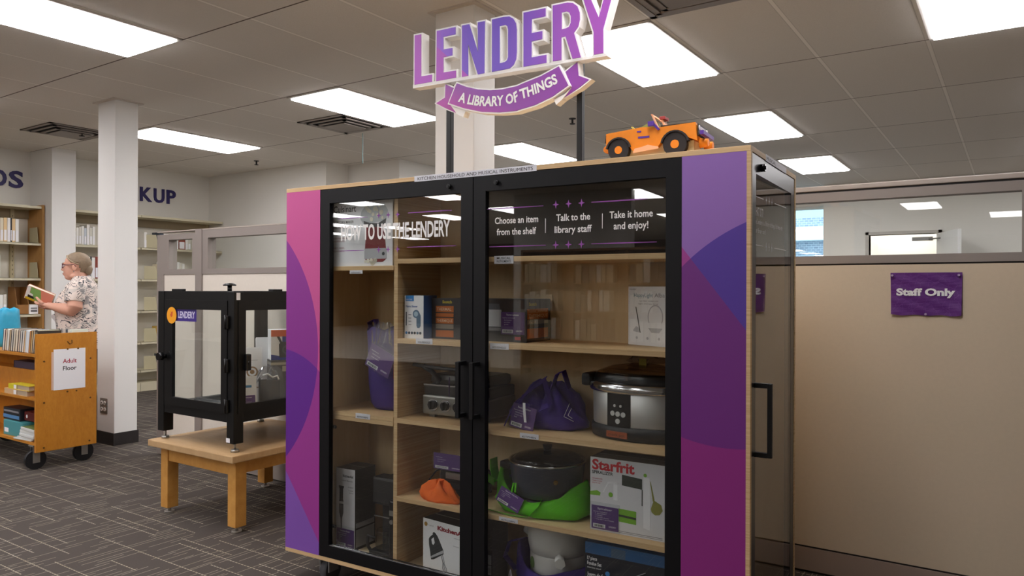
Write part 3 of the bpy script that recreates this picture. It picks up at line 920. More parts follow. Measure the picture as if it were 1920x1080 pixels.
for nm, (ox, oy, k), out, holes in letters:
    o2 = sp(ox, oy, k, out); h2 = [sp(ox, oy, k, h) for h in holes]
    m = MB()
    m.prism(offset_poly(o2, .0062), [offset_poly(h, -.0055) for h in h2], sgo, R_, U_, SD)
    back = m.build('letter', M_sedge, sign); back['label'] = 'white edged letter ' + nm[-1]
    m = MB(); m.prism(o2, h2, sgo + Vector((0, -.0015, 0)), R_, U_, .0018)
    m.build('letter_face', M_sface, back)
barp = [cab(774, 159, YS), cab(774.2, 165.5, YS), cab(1091, 112.5, YS), cab(1138, 104.5, YS), cab(1137, 99.5, YS), cab(1091, 107.5, YS)]
m = MB(); m.prism(barp, [], sgo + Vector((0, .001, 0)), R_, U_, SD - .002); m.build('base_bar', M_sedge, sign)
# ribbon
top = sp(*A_, [(440, 705), (520, 735), (620, 757), (720, 764), (820, 757), (945, 730)]) + sp(*B_, [(100, 705), (250, 645), (400, 563)])
bot = sp(*B_, [(480, 722), (350, 815), (200, 888), (60, 930)]) + sp(*A_, [(945, 937), (800, 950), (650, 945), (500, 915), (374, 873)])
rib = top + bot
def flat_part(poly, dy, off, th, label):
    m = MB(); m.prism(offset_poly(poly, off), [], sgo + Vector((0, dy, 0)), R_, U_, th)
    b = m.build('ribbon', M_sedge, sign); b['label'] = label
    m = MB(); m.prism(poly, [], sgo + Vector((0, dy - .0015, 0)), R_, U_, .0018); m.build('ribbon_face', M_ribbon, b)
    return b
tl = sp(*A_, [(326, 706), (415, 747), (368, 868), (425, 953), (330, 910), (246, 866), (322, 818)])
tr = sp(*B_, [(440, 600), (540, 516), (550, 632), (640, 665), (560, 730), (410, 832), (490, 722)])
flat_part(tl, .012, .0055, .033, 'ribbon tail at the left')
flat_part(tr, .012, .0055, .033, 'ribbon tail at the right')
rb = flat_part(rib, -.004, .0055, .04, 'curved ribbon lettered A LIBRARY OF THINGS')
m = MB(); m.prism(sp(*A_, [(374, 885), (500, 935), (482, 985), (430, 962)]), [], sgo + Vector((0, .006, 0)), R_, U_, .035)
m.prism(sp(*B_, [(345, 832), (440, 790), (495, 735), (415, 838), (365, 882)]), [], sgo + Vector((0, .006, 0)), R_, U_, .035)
m.build('ribbon_fold', M_sedge, sign)
# lettering bent along the ribbon's centre line
cl = sp(*A_, [(452, 856), (520, 876), (620, 893), (720, 897), (820, 890), (945, 862)]) + sp(*B_, [(60, 845), (150, 815), (270, 765), (395, 700)])
seg = [0]
for a, b in zip(cl, cl[1:]): seg.append(seg[-1] + (Vector(b) - Vector(a)).length)
LL = seg[-1]
def bend(a, b):
    a = min(max(a, 0), LL - 1e-5); i = max(k for k in range(len(seg) - 1) if seg[k] <= a)
    t_ = (a - seg[i]) / (seg[i + 1] - seg[i])
    # smooth tangent
    def P_(s):
        s = min(max(s, 0), LL - 1e-5); j = max(k for k in range(len(seg) - 1) if seg[k] <= s); q = (s - seg[j]) / (seg[j + 1] - seg[j])
        return Vector(cl[j]).lerp(Vector(cl[j + 1]), q)
    p = P_(a); tg = (P_(a + .03) - P_(a - .03)).normalized()
    q = p + Vector((-tg.y, tg.x)) * b
    return Vector((q.x, YS, q.y - CH)) + Vector((0, -.0062, 0))
lettering('lettering', [dict(s='A LIBRARY OF THINGS', o=(0, 0, 0), r=R_, u=U_, w=LL, h=.0385, weight=.034, bend=bend)], M_sedge, rb)
for px, top_, bot_ in ((837, 205, 326), (1083, 172, 300)):
    x = cab(px, 250, YS + .03)[0]
    z = cab(px, top_, YS + .03)[1]
    m = MB(); m.box(x - .011, x + .011, YS + .043, YS + .068, 0, z - CH + .12, bev=.002); m.box(x - .03, x + .03, YS + .02, YS + .09, 0, .006)
    m.build('post', M_black, sign)

# ------------------------------------------------------------------ paper toy car on the top board
def toy_car():
    x0, x1 = 1.452, 1.790
    L = x1 - x0
    t = thing('toy_car', 'orange and purple handmade paper toy car on top of the cabinet', 'toy car', cw(x0, .065, CH), CY + .03)
    OR = P('orange_card', 'ee8a12', .55, var=.10, vscale=40); BK = P('black_card', '1f1a1c', .6); PU = P('purple_card', '56309a', .5); CRD = P('cream_card', 'd9c9a4', .7); PK = P('peach_card', 'f2b489', .6)
    wdt = .115
    body = [(.00, .052), (.0, .094), (.075, .100), (.125, .104), (.185, .098), (.30, .102), (.305, .045), (.265, .062), (.225, .068), (.195, .058), (.178, .036), (.095, .028), (.075, .052), (.045, .062), (.02, .058)]
    m = MB(); m.prism(body, [], (0, 0, 0), R_, U_, wdt); b = m.build('body', OR, t)
    m = MB(); m.box(.108, .122, -.0015, .0, .088, .0925); m.box(.112, .150, -.0015, .0, .068, .074)
    m.build('stripe', [PU], b)
    m = MB(); m.box(.186, .2985, .004, wdt - .004, .100, .1035); m.build('bed_cover', BK, b)
    m = MB(); m.prism([(.093, .022), (.18, .030), (.18, .036), (.16, .041), (.145, .045), (.125, .040), (.1, .036)], [], (0, -.0012, 0), R_, U_, .002); m.build('running_board', PK, t)
    MB().box(.05, .29, .02, wdt - .02, .012, .050).build('chassis', CRD, t)
    m = MB(); m.tube([(.105, .03, .03), (.15, .03, .008)], .003); m.tube([(.25, .03, .03), (.30, .03, .012)], .003); m.build('axle_strut', BK, t)
    for k, (cx, r) in enumerate(((.045, .036), (.235, .0385))):
        for yy in (-.004, wdt - .018):
            m = MB(); m.cyl((cx, yy, r), (cx, yy + .022, r), r, seg=22); w = m.build('wheel', BK, t)
            m = MB(); m.cyl((cx, yy - .001, r), (cx, yy + .023, r), r * .36, seg=16); m.build('hubcap', OR, w)
        m = MB()
        a = [(cx + (r + .008) * cos(radians(q)), r + (r + .006) * sin(radians(q))) for q in range(10, 171, 16)]
        i = [(cx + (r + .002) * cos(radians(q)), r + (r + .001) * sin(radians(q))) for q in range(170, 9, -16)]
        m.prism(a + i, [], (0, -.008, 0), R_, U_, .02); m.build('fender', BK, t)
    m = MB(); m.prism([(-.004, .064), (.001, .066), (.001, .09), (-.002, .088)], [], (0, 0, 0), R_, U_, wdt); m.build('front_grille', BK, t)
    m = MB(); m.cyl((-.006, .02, .046), (-.006, wdt - .02, .046), .012, seg=12); m.build('front_bumper', OR, t)
    # windscreen frame, leaning figure of green card, purple mirror
    m = MB(); q = Matrix.Rotation(radians(-28), 4, 'Y')
    m.prism([(-.001, 0), (.005, 0), (.005, .05), (-.001, .05)], [], (.176, 0, .098), (.9, 0, -.1), (-.42, 0, .9), .007)
    m.prism([(-.001, 0), (.005, 0), (.005, .05), (-.001, .05)], [], (.176, wdt - .007, .098), (.9, 0, -.1), (-.42, 0, .9), .007)
    m.prism([(-.001, .042), (.005, .042), (.005, .05), (-.001, .05)], [], (.176, 0, .098), (.9, 0, -.1), (-.42, 0, .9), wdt)
    m.build('windscreen_frame', P('peach_card', 'f2b489', .6), t)
    m = MB(); m.prism([(.085, .1), (.15, .128), (.158, .13), (.165, .1)], [], (0, .03, 0), R_, U_, .05); m.build('driver', P('green_card', '7d8f4e', .6), t)
    m = MB(); m.prism([(.070, .118), (.074, .120), (.094, .101), (.088, .100)], [], (0, .045, 0), R_, U_, .02); m.build('steering_wheel', P('yellow_card', 'b9b25a', .6), t)
    m = MB(); m.box(.148, .168, -.012, -.003, .102, .118, bev=.001); m.prism([(.163, .106), (.17, .11), (.187, .090), (.179, .088)], [], (0, -.006, 0), R_, U_, .004); m.build('side_mirror', PU, t)
    m = MB(); m.prism([(.184, .100), (.190, .100), (.176, .140), (.170, .140)], [], (0, .05, 0), R_, U_, .035); m.build('windscreen_support', P('peach_card', 'f2b489', .6), t)
    m = MB(); m.box(.168, .186, .046, .09, .134, .143, bev=.001); m.build('roof_light', P('red_card', 'a23a3a', .6), t)
    e = x1 - x0 - .033
    m = MB(); m.box(e, e + .003, .004, wdt - .004, .060, .098); g = m.build('tail_grille', BK, t)
    m = MB()
    for k in range(4): m.box(e + .003, e + .0045, .030 + k * .015, .038 + k * .015, .066, .092)
    for yy in (.014, wdt - .014): m.cyl((e + .003, yy, .086), (e + .005, yy, .086), .008, seg=12)
    m.build('tail_light', M_white, g)
    m = MB(); m.box(e + .010, e + .022, -.004, wdt + .004, .062, .074); m.build('tail_bumper', PU, t)
    m = MB(); m.cyl((e + .002, .03, .040), (e + .028, .03, .040), .016, .012, seg=14); m.cyl((e + .002, wdt - .03, .040), (e + .028, wdt - .03, .040), .016, .012, seg=14); m.build('tail_lamp', OR, t)
toy_car()
# ------------------------------------------------------------------ things inside the cabinet
def inside(name, label, cat, x, y, z, rz=0.0, group=None):
    return thing(name, label, cat, cw(x, y, z), CY + rz, group)

def bars(mb, o, r, u, w, h, seed=1, mi=0, lift=.0006):
    rnd = random.Random(seed); o, r, u = Vector(o), Vector(r).normalized(), Vector(u).normalized(); n = r.cross(u)
    a = 0.0
    while a < w - .0008:
        b = rnd.choice((.0007, .0010, .0016)); b = min(b, w - a)
        q = [o + r * s + u * t + n * lift for s, t in ((a, 0), (a + b, 0), (a + b, h), (a, h))]
        f = mb.bm.faces.new([mb.bm.verts.new(p) for p in q]); f.material_index = mi
        a += b + rnd.choice((.0006, .0010, .0014))

def quad(mb, o, r, u, a0, a1, b0, b1, lift, mi=0):
    o, r, u = Vector(o), Vector(r).normalized(), Vector(u).normalized(); n = r.cross(u)
    f = mb.bm.faces.new([mb.bm.verts.new(o + r * a + u * b + n * lift) for a, b in ((a0, b0), (a1, b0), (a1, b1), (a0, b1))])
    f.material_index = mi

def plate(mb, o, r, u, w, h, th, mi=0):
    mb.prism([(0, 0), (w, 0), (w, h), (0, h)], [], Vector(o), Vector(r).normalized(), Vector(u).normalized(), th, mi)

def tag_card(parent, o, r, u, w, h, title, lines, sleeve=True, seed=1):
    """purple item card: heading, list, barcode sticker and the LENDERY mark"""
    o, r, u = Vector(o), Vector(r).normalized(), Vector(u).normalized(); n = r.cross(u)
    m = MB(); plate(m, o, r, u, w, h, .0012); c = m.build('item_tag', M_tagp, parent)
    c['label'] = 'purple item tag' + (' headed ' + title if title else '')
    L = []
    if title: L.append(dict(s=title, o=o + r * w * .5 + u * h * .84, r=r, u=u, w=min(w * .55, len(title) * h * .075), h=h * .085, weight=.02, anchor='c'))
    k = len(lines)
    for i, s in enumerate(lines):
        L.append(dict(s=s, o=o + r * w * (.08 if i == 0 else .14) + u * h * (.72 - i * .40 / max(k, 1)), r=r, u=u, w=min(w * .7, len(s) * h * .045), h=h * .055))
    L.append(dict(s='LENDERY', o=o + r * w * .92 + u * h * .13, r=r, u=u, w=w * .27, h=h * .07, weight=.02, anchor='r'))
    lettering('lettering', L, M_tagl, c)
    m = MB(); plate(m, o + r * w * .06 + u * h * .06 + n * .0006, r, u, w * .46, h * .16, .0006)
    b = m.build('barcode', [M_paper, M_ink], c)
    m2 = MB(); bars(m2, o + r * w * .11 + u * h * .09 + n * .0008, r, u, w * .36, h * .10, seed, 0, .0004); m2.build('barcode', M_ink, c)
    if sleeve:
        m = MB(); plate(m, o - r * .006 - u * .006 + n * .002, r, u, w + .012, h + .018, .0008); m.build('clear_sleeve', M_acryl, c)
    return c

def carton(name, label, cat, x, y, z, w, d, h, front, side=None, top=None, rz=0.0, group=None):
    """printed cardboard box, front at local y = 0"""
    t = inside(name, label, cat, x, y, z, rz, group)
    m = MB(); m.box(0, w, 0, d, 0, h, bev=.001)
    for f in m.bm.faces:
        f.material_index = 1 if f.normal.x > .7 or f.normal.x < -.7 else (2 if f.normal.z > .7 else 0)
    m.bm.normal_update()
    for f in m.bm.faces:
        f.material_index = 1 if abs(f.normal.x) > .7 else (2 if abs(f.normal.z) > .7 else 0)
    m.build('carton', [front, side or front, top or side or front], t)
    m = MB(); m.box(w * .02, w * .98, d * .48, d * .52, h - .0004, h + .0006); m.build('flap_seam', P('carton_seam', '8d8a86', .6), t)
    return t
FR, FU = (1, 0, 0), (0, 0, 1)
SR, SU = (0, 1, 0), (0, 0, 1)

# --- popcorn maker box, top left
t = carton('popcorn_maker_box', 'white printed popcorn maker box on the top left shelf', 'box', .224, .040, 1.329, .330, .20, .285, P('white_carton', 'eeeef0', .5), P('white_carton', 'eeeef0', .5))
lettering('lettering', [dict(s='Cuisinart', o=(.012, 0, .222), r=FR, u=FU, w=.125, h=.028, weight=.02)], P('charcoal_print', '3f3f44', .6), t)
lettering('lettering', [dict(s=s, o=(.014, 0, z), r=FR, u=FU, w=w, h=h, weight=.008) for s, z, w, h in (('EASY POP', .203, .055, .010), ('POPCORN MAKER', .176, .110, .011))], P('charcoal_print', '3f3f44', .6), t)
lettering('lettering', [dict(s=s, o=(.014, 0, z), r=FR, u=FU, w=w, h=.0075) for s, z, w in (('OIL, MORE POP', .156, .085), ('FAST, FRESH,', .072, .06), ('FLAVOURFUL', .059, .06), ('HOME MADE POPCORN', .112, .08), ('IN MINUTES', .100, .06))], P('dark_red_print', '8f3a3a', .6), t)
m = MB()
bx = .235
def fr(mb, pts, lift, mi): mb.prism([(a, b) for a, b in pts], [], (0, -lift, 0), FR, FU, lift, mi)
fr(m, [(bx - .055, .165), (bx - .075, .19), (bx - .07, .22), (bx - .045, .245), (bx, .255), (bx + .05, .245), (bx + .07, .22), (bx + .06, .18)], .0004, 0)
fr(m, [(bx - .048, .152), (bx + .055, .152), (bx + .062, .188), (bx + .02, .17), (bx - .02, .172), (bx - .058, .182)], .0006, 1)
fr(m, [(bx - .042, .155), (bx + .05, .155), (bx + .062, .06), (bx - .05, .06)], .0008, 2)
fr(m, [(bx - .052, .07), (bx + .064, .07), (bx + .064, .028), (bx - .052, .028)], .0010, 3)
fr(m, [(bx - .05, .028), (bx + .062, .028), (bx + .045, .016), (bx - .03, .016)], .0010, 2)
m.cyl((bx + .048, -.001, .048), (bx + .048, -.0016, .048), .007, seg=12, mi=1)
m.build('printed_picture', [P('popcorn_bowl_print', 'b9bfc2', .5), P('printed_dark', '2f3436', .5), P('print_dark_red', '7d1d22', .5), P('print_silver', 'b5b6b9', .4)], t)
m = MB(); rnd = random.Random(3)
for k in range(26):
    a, b = (bx - .045 + rnd.random() * .10, .185 + rnd.random() * .06) if k < 16 else (bx - .05 + rnd.random() * .06, .008 + rnd.random() * .016)
    m.cyl((a, -.0002, b), (a, -.0014, b), .006 + rnd.random() * .004, seg=7)
m.build('printed_popcorn', P('popcorn_print', 'e7e2cf', .7), t)

# --- soft tote bags built from rings with folds
def tote(mb, prof, seed, amp=.012, seg=40, sx=1, sy=1, lobes=7):
    rnd = random.Random(seed); ph = [rnd.random() * 6.28 for _ in range(6)]
    def fn(p, t, k):
        s = 1 + amp * (1 if k else .6) * (sin(lobes * t + ph[0] + k * .9) * .5 + sin((lobes - 3) * t + ph[1] - k * 1.3) * .7 + sin(13 * t + ph[2] + k) * .25)
        return Vector((p.x * s, p.y * s, max(.0012, p.z + min(amp * .35, p.z * .30) * sin(5 * t + ph[3] + k * .7) * (1 if k > 0 else 0))))
    return mb.lathe(prof, (0, 0, 0), seg, 0, sx, sy, None, fn)

t = inside('purple_tote_bag', 'purple cloth tote bag holding a bagged red appliance, left column', 'bag', .418, .205, .734)
m = MB(); tote(m, [(.085, .002), (.100, .02), (.115, .10), (.120, .20), (.122, .28), (.122, .335), (.116, .335), (.112, .25), (.10, .16)], 4, .03, 48, 1.0, .70)
m.build('cloth', M_bagp, t)
m = MB(); m.strip([(-.10, -.02, .32), (-.105, -.03, .36), (-.06, -.04, .375), (-.04, -.05, .33)], (0, 1, 0), .03, .002); m.build('handle', M_bagp, t)
t = inside('stand_mixer_head', 'glossy red appliance wrapped in clear plastic inside the purple tote', 'appliance', .480, .185, .87)
m = MB(); m.ball((0, 0, .10), (.075, .05, .065), 24); m.cyl((0, 0, .0), (0, 0, .06), .05, seg=24); m.build('body', P('glossy_red', '8c1a1c', .15), t)
m = MB(); m.cyl((0, 0, .085), (0, 0, .098), .0515, seg=24); m.box(-.074, -.06, -.03, .03, .085, .105); m.build('chrome_band', M_chrome, t)
t = inside('clear_plastic_bag', 'crumpled clear plastic bag with purple tag hanging from the tote', 'bag', .452, .100, .90)
m = MB(); tote(m, [(.045, .0), (.056, .04), (.062, .09), (.058, .14), (.040, .16)], 11, .13, 40, 1.0, .22, 6); m.build('film', M_poly, t)
ro = Vector((cos(radians(-23)), 0, sin(radians(-23)))); uo = Vector((-ro.z, 0, ro.x))
_x, _z = cab(684, 683, .075)
tag_card(t, Vector((_x - .452, -.025, _z - .90)), ro, uo, .132, .098, '', ['Appliance', 'what it is', 'care notes'], True, 5)

# --- hand blender box
t = carton('hand_blender_box', 'tall white and black hand blender box on the cabinet floor', 'box', .212, .085, ZF, .106, .125, .335, P('pale_carton', 'd5d4d8', .45), P('black_carton', '161516', .4), P('black_carton', '161516', .4))
lettering('lettering', [dict(s='KitchenAid', o=(.038, 0, .300), r=FR, u=FU, w=.058, h=.0105, weight=.03), dict(s='Hand Blender', o=(.034, 0, .283), r=FR, u=FU, w=.062, h=.006), dict(s='2 speed', o=(.068, 0, .258), r=FR, u=FU, w=.028, h=.006), dict(s='3 cup jar', o=(.07, 0, .245), r=FR, u=FU, w=.026, h=.005), dict(s='steel arm', o=(.072, 0, .235), r=FR, u=FU, w=.024, h=.005)], M_ink, t)
m = MB()
fr(m, [(.016, .262), (.044, .262), (.044, .254), (.04, .25), (.04, .205), (.042, .20), (.042, .15), (.034, .125), (.032, .05), (.028, .05), (.026, .125), (.018, .15), (.018, .20), (.020, .205), (.020, .25), (.016, .254)], .0008, 0)
fr(m, [(.018, .196), (.042, .196), (.042, .186), (.018, .186)], .0012, 1)
m.build('printed_picture', [P('printed_dark', '2f3436', .5), P('print_silver', 'b5b6b9', .4)], t)
m = MB(); m.box(.1062, .1068, .006, .119, .012, .085); m.box(.1062, .1068, .006, .119, .092, .112); m.build('side_print', P('print_grey', '8e8e92', .5), t)
tag_card(t, Vector((.004, -.001, .008)), FR, FU, .098, .076, 'Immersion Blender', ['Items included', 'hand blender', 'whisk', 'jar'], True, 7)

# --- black espresso maker beside it
t = inside('coffee_maker', 'black coffee maker with clear jug beside the hand blender box', 'appliance', .385, .125, ZF)
BG = P('gloss_black_plastic', '121213', .28); SB = P('soft_black_plastic', '1c1c1e', .5)
m = MB(); m.box(.0, .155, .05, .17, 0, .30, bev=.012); m.box(.0, .155, -.01, .06, .20, .315, bev=.012); m.box(0, .155, -.03, .06, 0, .018, bev=.006); m.build('body', SB, t)
m = MB(); m.box(.105, .14, -.03, .02, 0, .235, bev=.008); m.build('column', BG, t)
m = MB(); m.lathe([(.030, 0), (.040, .01), (.043, .05), (.036, .075), (.034, .08), (.031, .075), (.038, .05), (.036, .012)], (.052, .012, .019), 24); m.build('jug', M_acryl, t)
m = MB(); m.tube([(.015, -.005, .06), (-.012, -.02, .07), (-.016, -.02, .03), (.0, -.01, .0)], .007); m.build('jug_handle', SB, t)
m = MB(); m.box(.112, .133, -.034, -.03, .175, .195); m.cyl((.123, -.03, .15), (.123, -.036, .15), .009); m.build('control', M_steel, t)
m = MB(); m.box(0.002, .153, .0, .004, .148, .152); m.build('trim_line', M_steel, t)

# --- fabric shaver box
t = carton('fabric_shaver_box', 'blue and white fabric shaver box beside the HOUSEHOLD label', 'box', .592, .068, 1.044, .094, .085, .168, P('white_carton', 'eeeef0', .5), P('blue_carton', '2a62a6', .45), P('blue_carton', '2a62a6', .45))
m = MB(); fr(m, [(.006, .168), (.046, .168), (.046, .146), (.006, .146)], .0006, 0); m.build('blue_panel', P('bright_blue_print', '2f86cf', .5), t)
lettering('lettering', [dict(s='ELECTRIC', o=(.010, -.0008, .150), r=FR, u=FU, w=.030, h=.005)], M_paper, t)
lettering('lettering', [dict(s='Fabric Shaver', o=(.007, 0, .122), r=FR, u=FU, w=.058, h=.008, weight=.02)], P('blue_print', '2a5a9d', .5), t)
m = MB()
m.cyl((.058, -.0002, .096), (.058, -.0012, .096), .016, seg=20, mi=0); m.cyl((.058, -.0012, .096), (.058, -.0016, .096), .010, seg=20, mi=1)
fr(m, [(.058, .108), (.072, .104), (.080, .09), (.080, .05), (.074, .042), (.064, .042), (.060, .05), (.060, .082)], .0009, 0)
fr(m, [(.007, .103), (.011, .103), (.011, .05), (.007, .05)], .0008, 2)
for i, c in enumerate((3, 2, 2, 4, 0, 2)): m.cyl((.010 + i * .0138, -.0002, .022), (.010 + i * .0138, -.001, .022), .0055, seg=12, mi=c)
for i in range(4): m.box(.020, .034, -.0006, 0, .092 - i * .013, .094 - i * .013, 2)
m.build('printed_picture', [P('print_slate_blue', '5b7890', .5), P('print_pale_blue', 'a9c0d0', .5), P('print_dark_slate', '39485a', .5), P('bright_blue_print', '2f86cf', .5), P('printed_dark', '2f3436', .5)], t)

# --- laminator box
t = carton('laminator_box', 'long dark laminator box with orange panels behind the door stiles', 'box', .690, .115, 1.044, .430, .18, .158, P('charcoal_carton', '26292f', .45), P('charcoal_carton', '26292f', .45))
OP = P('orange_print', 'b3601f', .5); GP = P('warm_grey_print', '7d756c', .5)
m = MB()
for z0, z1, mi in ((.008, .034, 0), (.040, .058, 1), (.060, .082, 0), (.086, .100, 0), (.104, .128, 0)): fr(m, [(.02, z0), (.105, z0), (.105, z1), (.02, z1)], .0006, mi)
m.build('front_print', [OP, GP], t)
lettering('lettering', [dict(s='THERMAL', o=(.025, -.0006, .110), r=FR, u=FU, w=.070, h=.012, weight=.01), dict(s='THERMIQUE', o=(.025, -.0006, .066), r=FR, u=FU, w=.076, h=.011, weight=.01)], P('pale_orange_print', 'd9b79a', .5), t)
lettering('lettering', [dict(s='Scotch', o=(.052, 0, .139), r=FR, u=FU, w=.045, h=.011, weight=.03)], P('yellow_print', 'c9b52e', .5), t)
m = MB(); sx = .4302
for z0, z1, mi in ((.014, .050, 0), (.056, .062, 2), (.066, .082, 1), (.084, .122, 0)): m.box(sx, sx + .0006, .004, .160, z0, z1, mi)
m.build('side_print', [OP, GP, P('dark_brown_print', '3b2a1c', .5)], t)
lettering('lettering', [dict(s='THERMAL LAMINATOR', o=(sx + .0006, .010, .108), r=SR, u=SU, w=.14, h=.010), dict(s='THERMIQUE', o=(sx + .0006, .010, .091), r=SR, u=SU, w=.145, h=.012, weight=.01), dict(s='9 x 10', o=(sx + .0006, .015, .069), r=SR, u=SU, w=.05, h=.009)], P('pale_orange_print', 'd9b79a', .5), t)
lettering('lettering', [dict(s='Scotch', o=(sx, .015, .134), r=SR, u=SU, w=.055, h=.012, weight=.03)], P('yellow_print', 'c9b52e', .5), t)
m = MB(); fr(m, [(.235, .055), (.322, .055), (.322, .118), (.235, .118)], .0006, 0); fr(m, [(.235, .112), (.318, .112), (.312, .140), (.235, .140)], .0004, 1); fr(m, [(.235, .052), (.322, .052), (.322, .040), (.235, .040)], .0006, 2); fr(m, [(.38, .008), (.405, .008), (.405, .020), (.38, .020)], .0006, 3)
m.build('printed_picture', [P('print_silver', 'b5b6b9', .4), P('print_slate', '4d545c', .5), P('print_mid_grey', '77777b', .5), P('print_bright_red', 'b3262b', .5)], t)
tag_card(t, Vector((.322, -.003, .028)), FR, FU, .100, .082, 'Thermal Laminator', ['Items included', 'laminator', 'pouches', 'guide'], True, 12)

# --- light therapy lamp box
t = carton('therapy_lamp_box', 'white light therapy lamp box at the right end of its shelf', 'box', 1.452, .262, 1.044, .26, .05, .205, P('white_carton', 'eeeef0', .5), P('white_carton', 'eeeef0', .5), rz=radians(-22))
lettering('lettering', [dict(s='HappyLight', o=(.028, 0, .168), r=FR, u=FU, w=.088, h=.0145), ], P('teal_print', '3c7f96', .5), t)
lettering('lettering', [dict(s='Alba', o=(.124, 0, .168), r=FR, u=FU, w=.046, h=.0145), dict(s='UV FREE  10,000 LUX', o=(.055, 0, .152), r=FR, u=FU, w=.085, h=.005), dict(s='light therapy lamp', o=(.050, 0, .143), r=FR, u=FU, w=.09, h=.005), dict(s='10,000', o=(.008, 0, .193), r=FR, u=FU, w=.03, h=.005)], M_grey, t)
m = MB(); fr(m, [(.035, .134), (.039, .134), (.060, .044), (.056, .044)], .0006, 0); fr(m, [(.024, .052), (.038, .066), (.05, .062), (.055, .044), (.026, .048)], .0005, 1)
ring = [(.128 + .035 * cos(radians(a)), .10 + .042 * sin(radians(a))) for a in range(-30, 211, 15)]
ring2 = [(.128 + .031 * cos(radians(a)), .10 + .038 * sin(radians(a))) for a in range(210, -31, -15)]
fr(m, ring + ring2, .0006, 1); fr(m, [(.095, .062), (.16, .062), (.145, .046), (.11, .046)], .0005, 1)
for a in (.042, .092, .145): m.cyl((a, -.0002, .026), (a, -.0008, .026), .005, seg=10, mi=1)
m.build('printed_picture', [P('printed_dark', '2f3436', .5), P('print_pale_grey', 'b9b9bf', .5)], t)

# --- contact grill
t = inside('contact_grill', 'steel contact grill with black handle on the KITCHEN shelf', 'appliance', .645, .115, .734)
GS = P('grill_steel', '8f8d86', .35, .7)
m = MB(); m.box(0, .31, 0, .24, .012, .088, bev=.008)
for a in (.02, .27):
    for b in (.02, .2): m.box(a, a + .025, b, b + .02, 0, .014)
m.build('base', [GS], t)
m = MB(); m.box(.004, .306, .006, .235, .088, .128, bev=.006); m.box(.02, .29, .02, .225, .128, .170, bev=.02); m.build('lid', P('grill_dark_steel', '3d3b38', .35, .6), t)
m = MB(); m.box(.006, .304, .0, .006, .126, .131); m.build('lid_rim', M_chrome, t)
m = MB(); m.tube([(-.03, -.02, .205), (.10, -.02, .198), (.30, -.02, .195)], .007, 10); m.tube([(.02, -.02, .203), (.05, -.01, .185), (.075, .01, .150), (.05, .03, .132)], .010, 10); m.tube([(.27, -.02, .195), (.285, 0, .17), (.29, .03, .135)], .010, 10); m.build('handle', SB, t)
for a in (.055, .115, .175, .255):
    m = MB(); m.cyl((a, 0, .052), (a, -.006, .052), .0235, seg=24, mi=1); m.cyl((a, -.006, .052), (a, -.018, .052), .0185, .016, seg=24); m.box(a - .004, a + .004, -.026, -.006, .036, .068, bev=.002); m.build('dial', [BG, M_chrome], t)
m = MB(); plate(m, (.155, -.03, .10), (.5, -.85, 0), (0, 0, 1), .04, .07, .001); m.build('item_tag', M_tagp, t)['label'] = 'purple tag seen edge on'

# --- purple tote lying on the shelf, with a badge
t = inside('purple_tote_bag', 'slumped purple cloth tote with badge beside the steel slow cooker', 'bag', 1.165, .205, .734)
m = MB(); tote(m, [(.14, .002), (.158, .014), (.152, .040), (.132, .068), (.108, .096), (.080, .120), (.05, .136), (.03, .132)], 21, .10, 72, 1.0, .58, 7)
m.build('cloth', M_bagp, t)
m = MB()
m.strip([(-.135, -.085, .012), (-.115, -.09, .05), (-.075, -.08, .105), (-.03, -.055, .150), (.0, -.03, .175)], (0, .5, .4), .034, .003)
m.strip([(.0, -.04, .172), (.03, -.065, .13), (.05, -.085, .095), (.02, -.1, .08)], (0, .5, .4), .03, .003)
m.strip([(.03, -.04, .14), (.055, -.04, .20), (.075, -.03, .21), (.10, -.035, .15)], (0, 1, .2), .03, .003)
m.build('handle', M_bagp, t)
m = MB()
for a, b in (((.115, -.062, .10), (.10, -.076, .055)), ((.10, -.076, .055), (.135, -.07, .04)), ((.125, -.066, .085), (.115, -.074, .06)), ((.115, -.074, .06), (.13, -.07, .05))): m.tube([a, b], .0009, 5)
m.build('logo', M_tagl, t)
ro = Vector((cos(radians(-9)), -.10, sin(radians(-9)))).normalized(); uo = Vector((.16, .10, 1)); uo = (uo - ro * uo.dot(ro)).normalized()
tag_card(t, Vector((-.105, -.112, .010)), ro, uo, .105, .085, 'Food Dehydrator', ['Items included', 'dehydrator', 'trays (5)', 'lid'], True, 15)
m = MB(); m.strip([(-.035, -.124, .098), (-.033, -.126, .07), (-.028, -.127, .03)], (1, 0, 0), .010, .0015); m.build('tag_ribbon', M_paper, t)

# --- slow cooker
t = inside('slow_cooker', 'oval stainless slow cooker with black control panel', 'appliance', 1.535, .195, .734)
sx, sy = 1.0, .62
m = MB(); m.lathe([(.165, 0), (.182, .004), (.186, .03), (.184, .046), (.17, .047)], (0, 0, 0), 64, 0, sx, sy); m.build('base', SB, t)
m = MB(); m.lathe([(.176, .045), (.178, .05), (.180, .155), (.176, .158)], (0, 0, 0), 64, 0, sx, sy); m.build('steel_shell', P('brushed_shell', 'cccbc8', .42, .8), t)
m = MB(); m.lathe([(.176, .157), (.192, .160), (.196, .168), (.192, .185), (.180, .192), (.17, .185)], (0, 0, 0), 64, 0, sx, sy); m.build('steel_rim', M_chrome, t)
m = MB(); m.lathe([(.176, .184), (.178, .195), (.170, .215), (.168, .22), (.15, .215), (.14, .205)], (0, 0, 0), 64, 0, sx, sy); m.build('stoneware', BG, t)
m = MB(); m.lathe([(.165, .218), (.160, .224), (.11, .242), (.04, .252), (.001, .253)], (0, 0, 0), 64, 0, sx, sy); m.build('lid', glass('smoked_lid', (.35, .33, .32), 1.5), t)
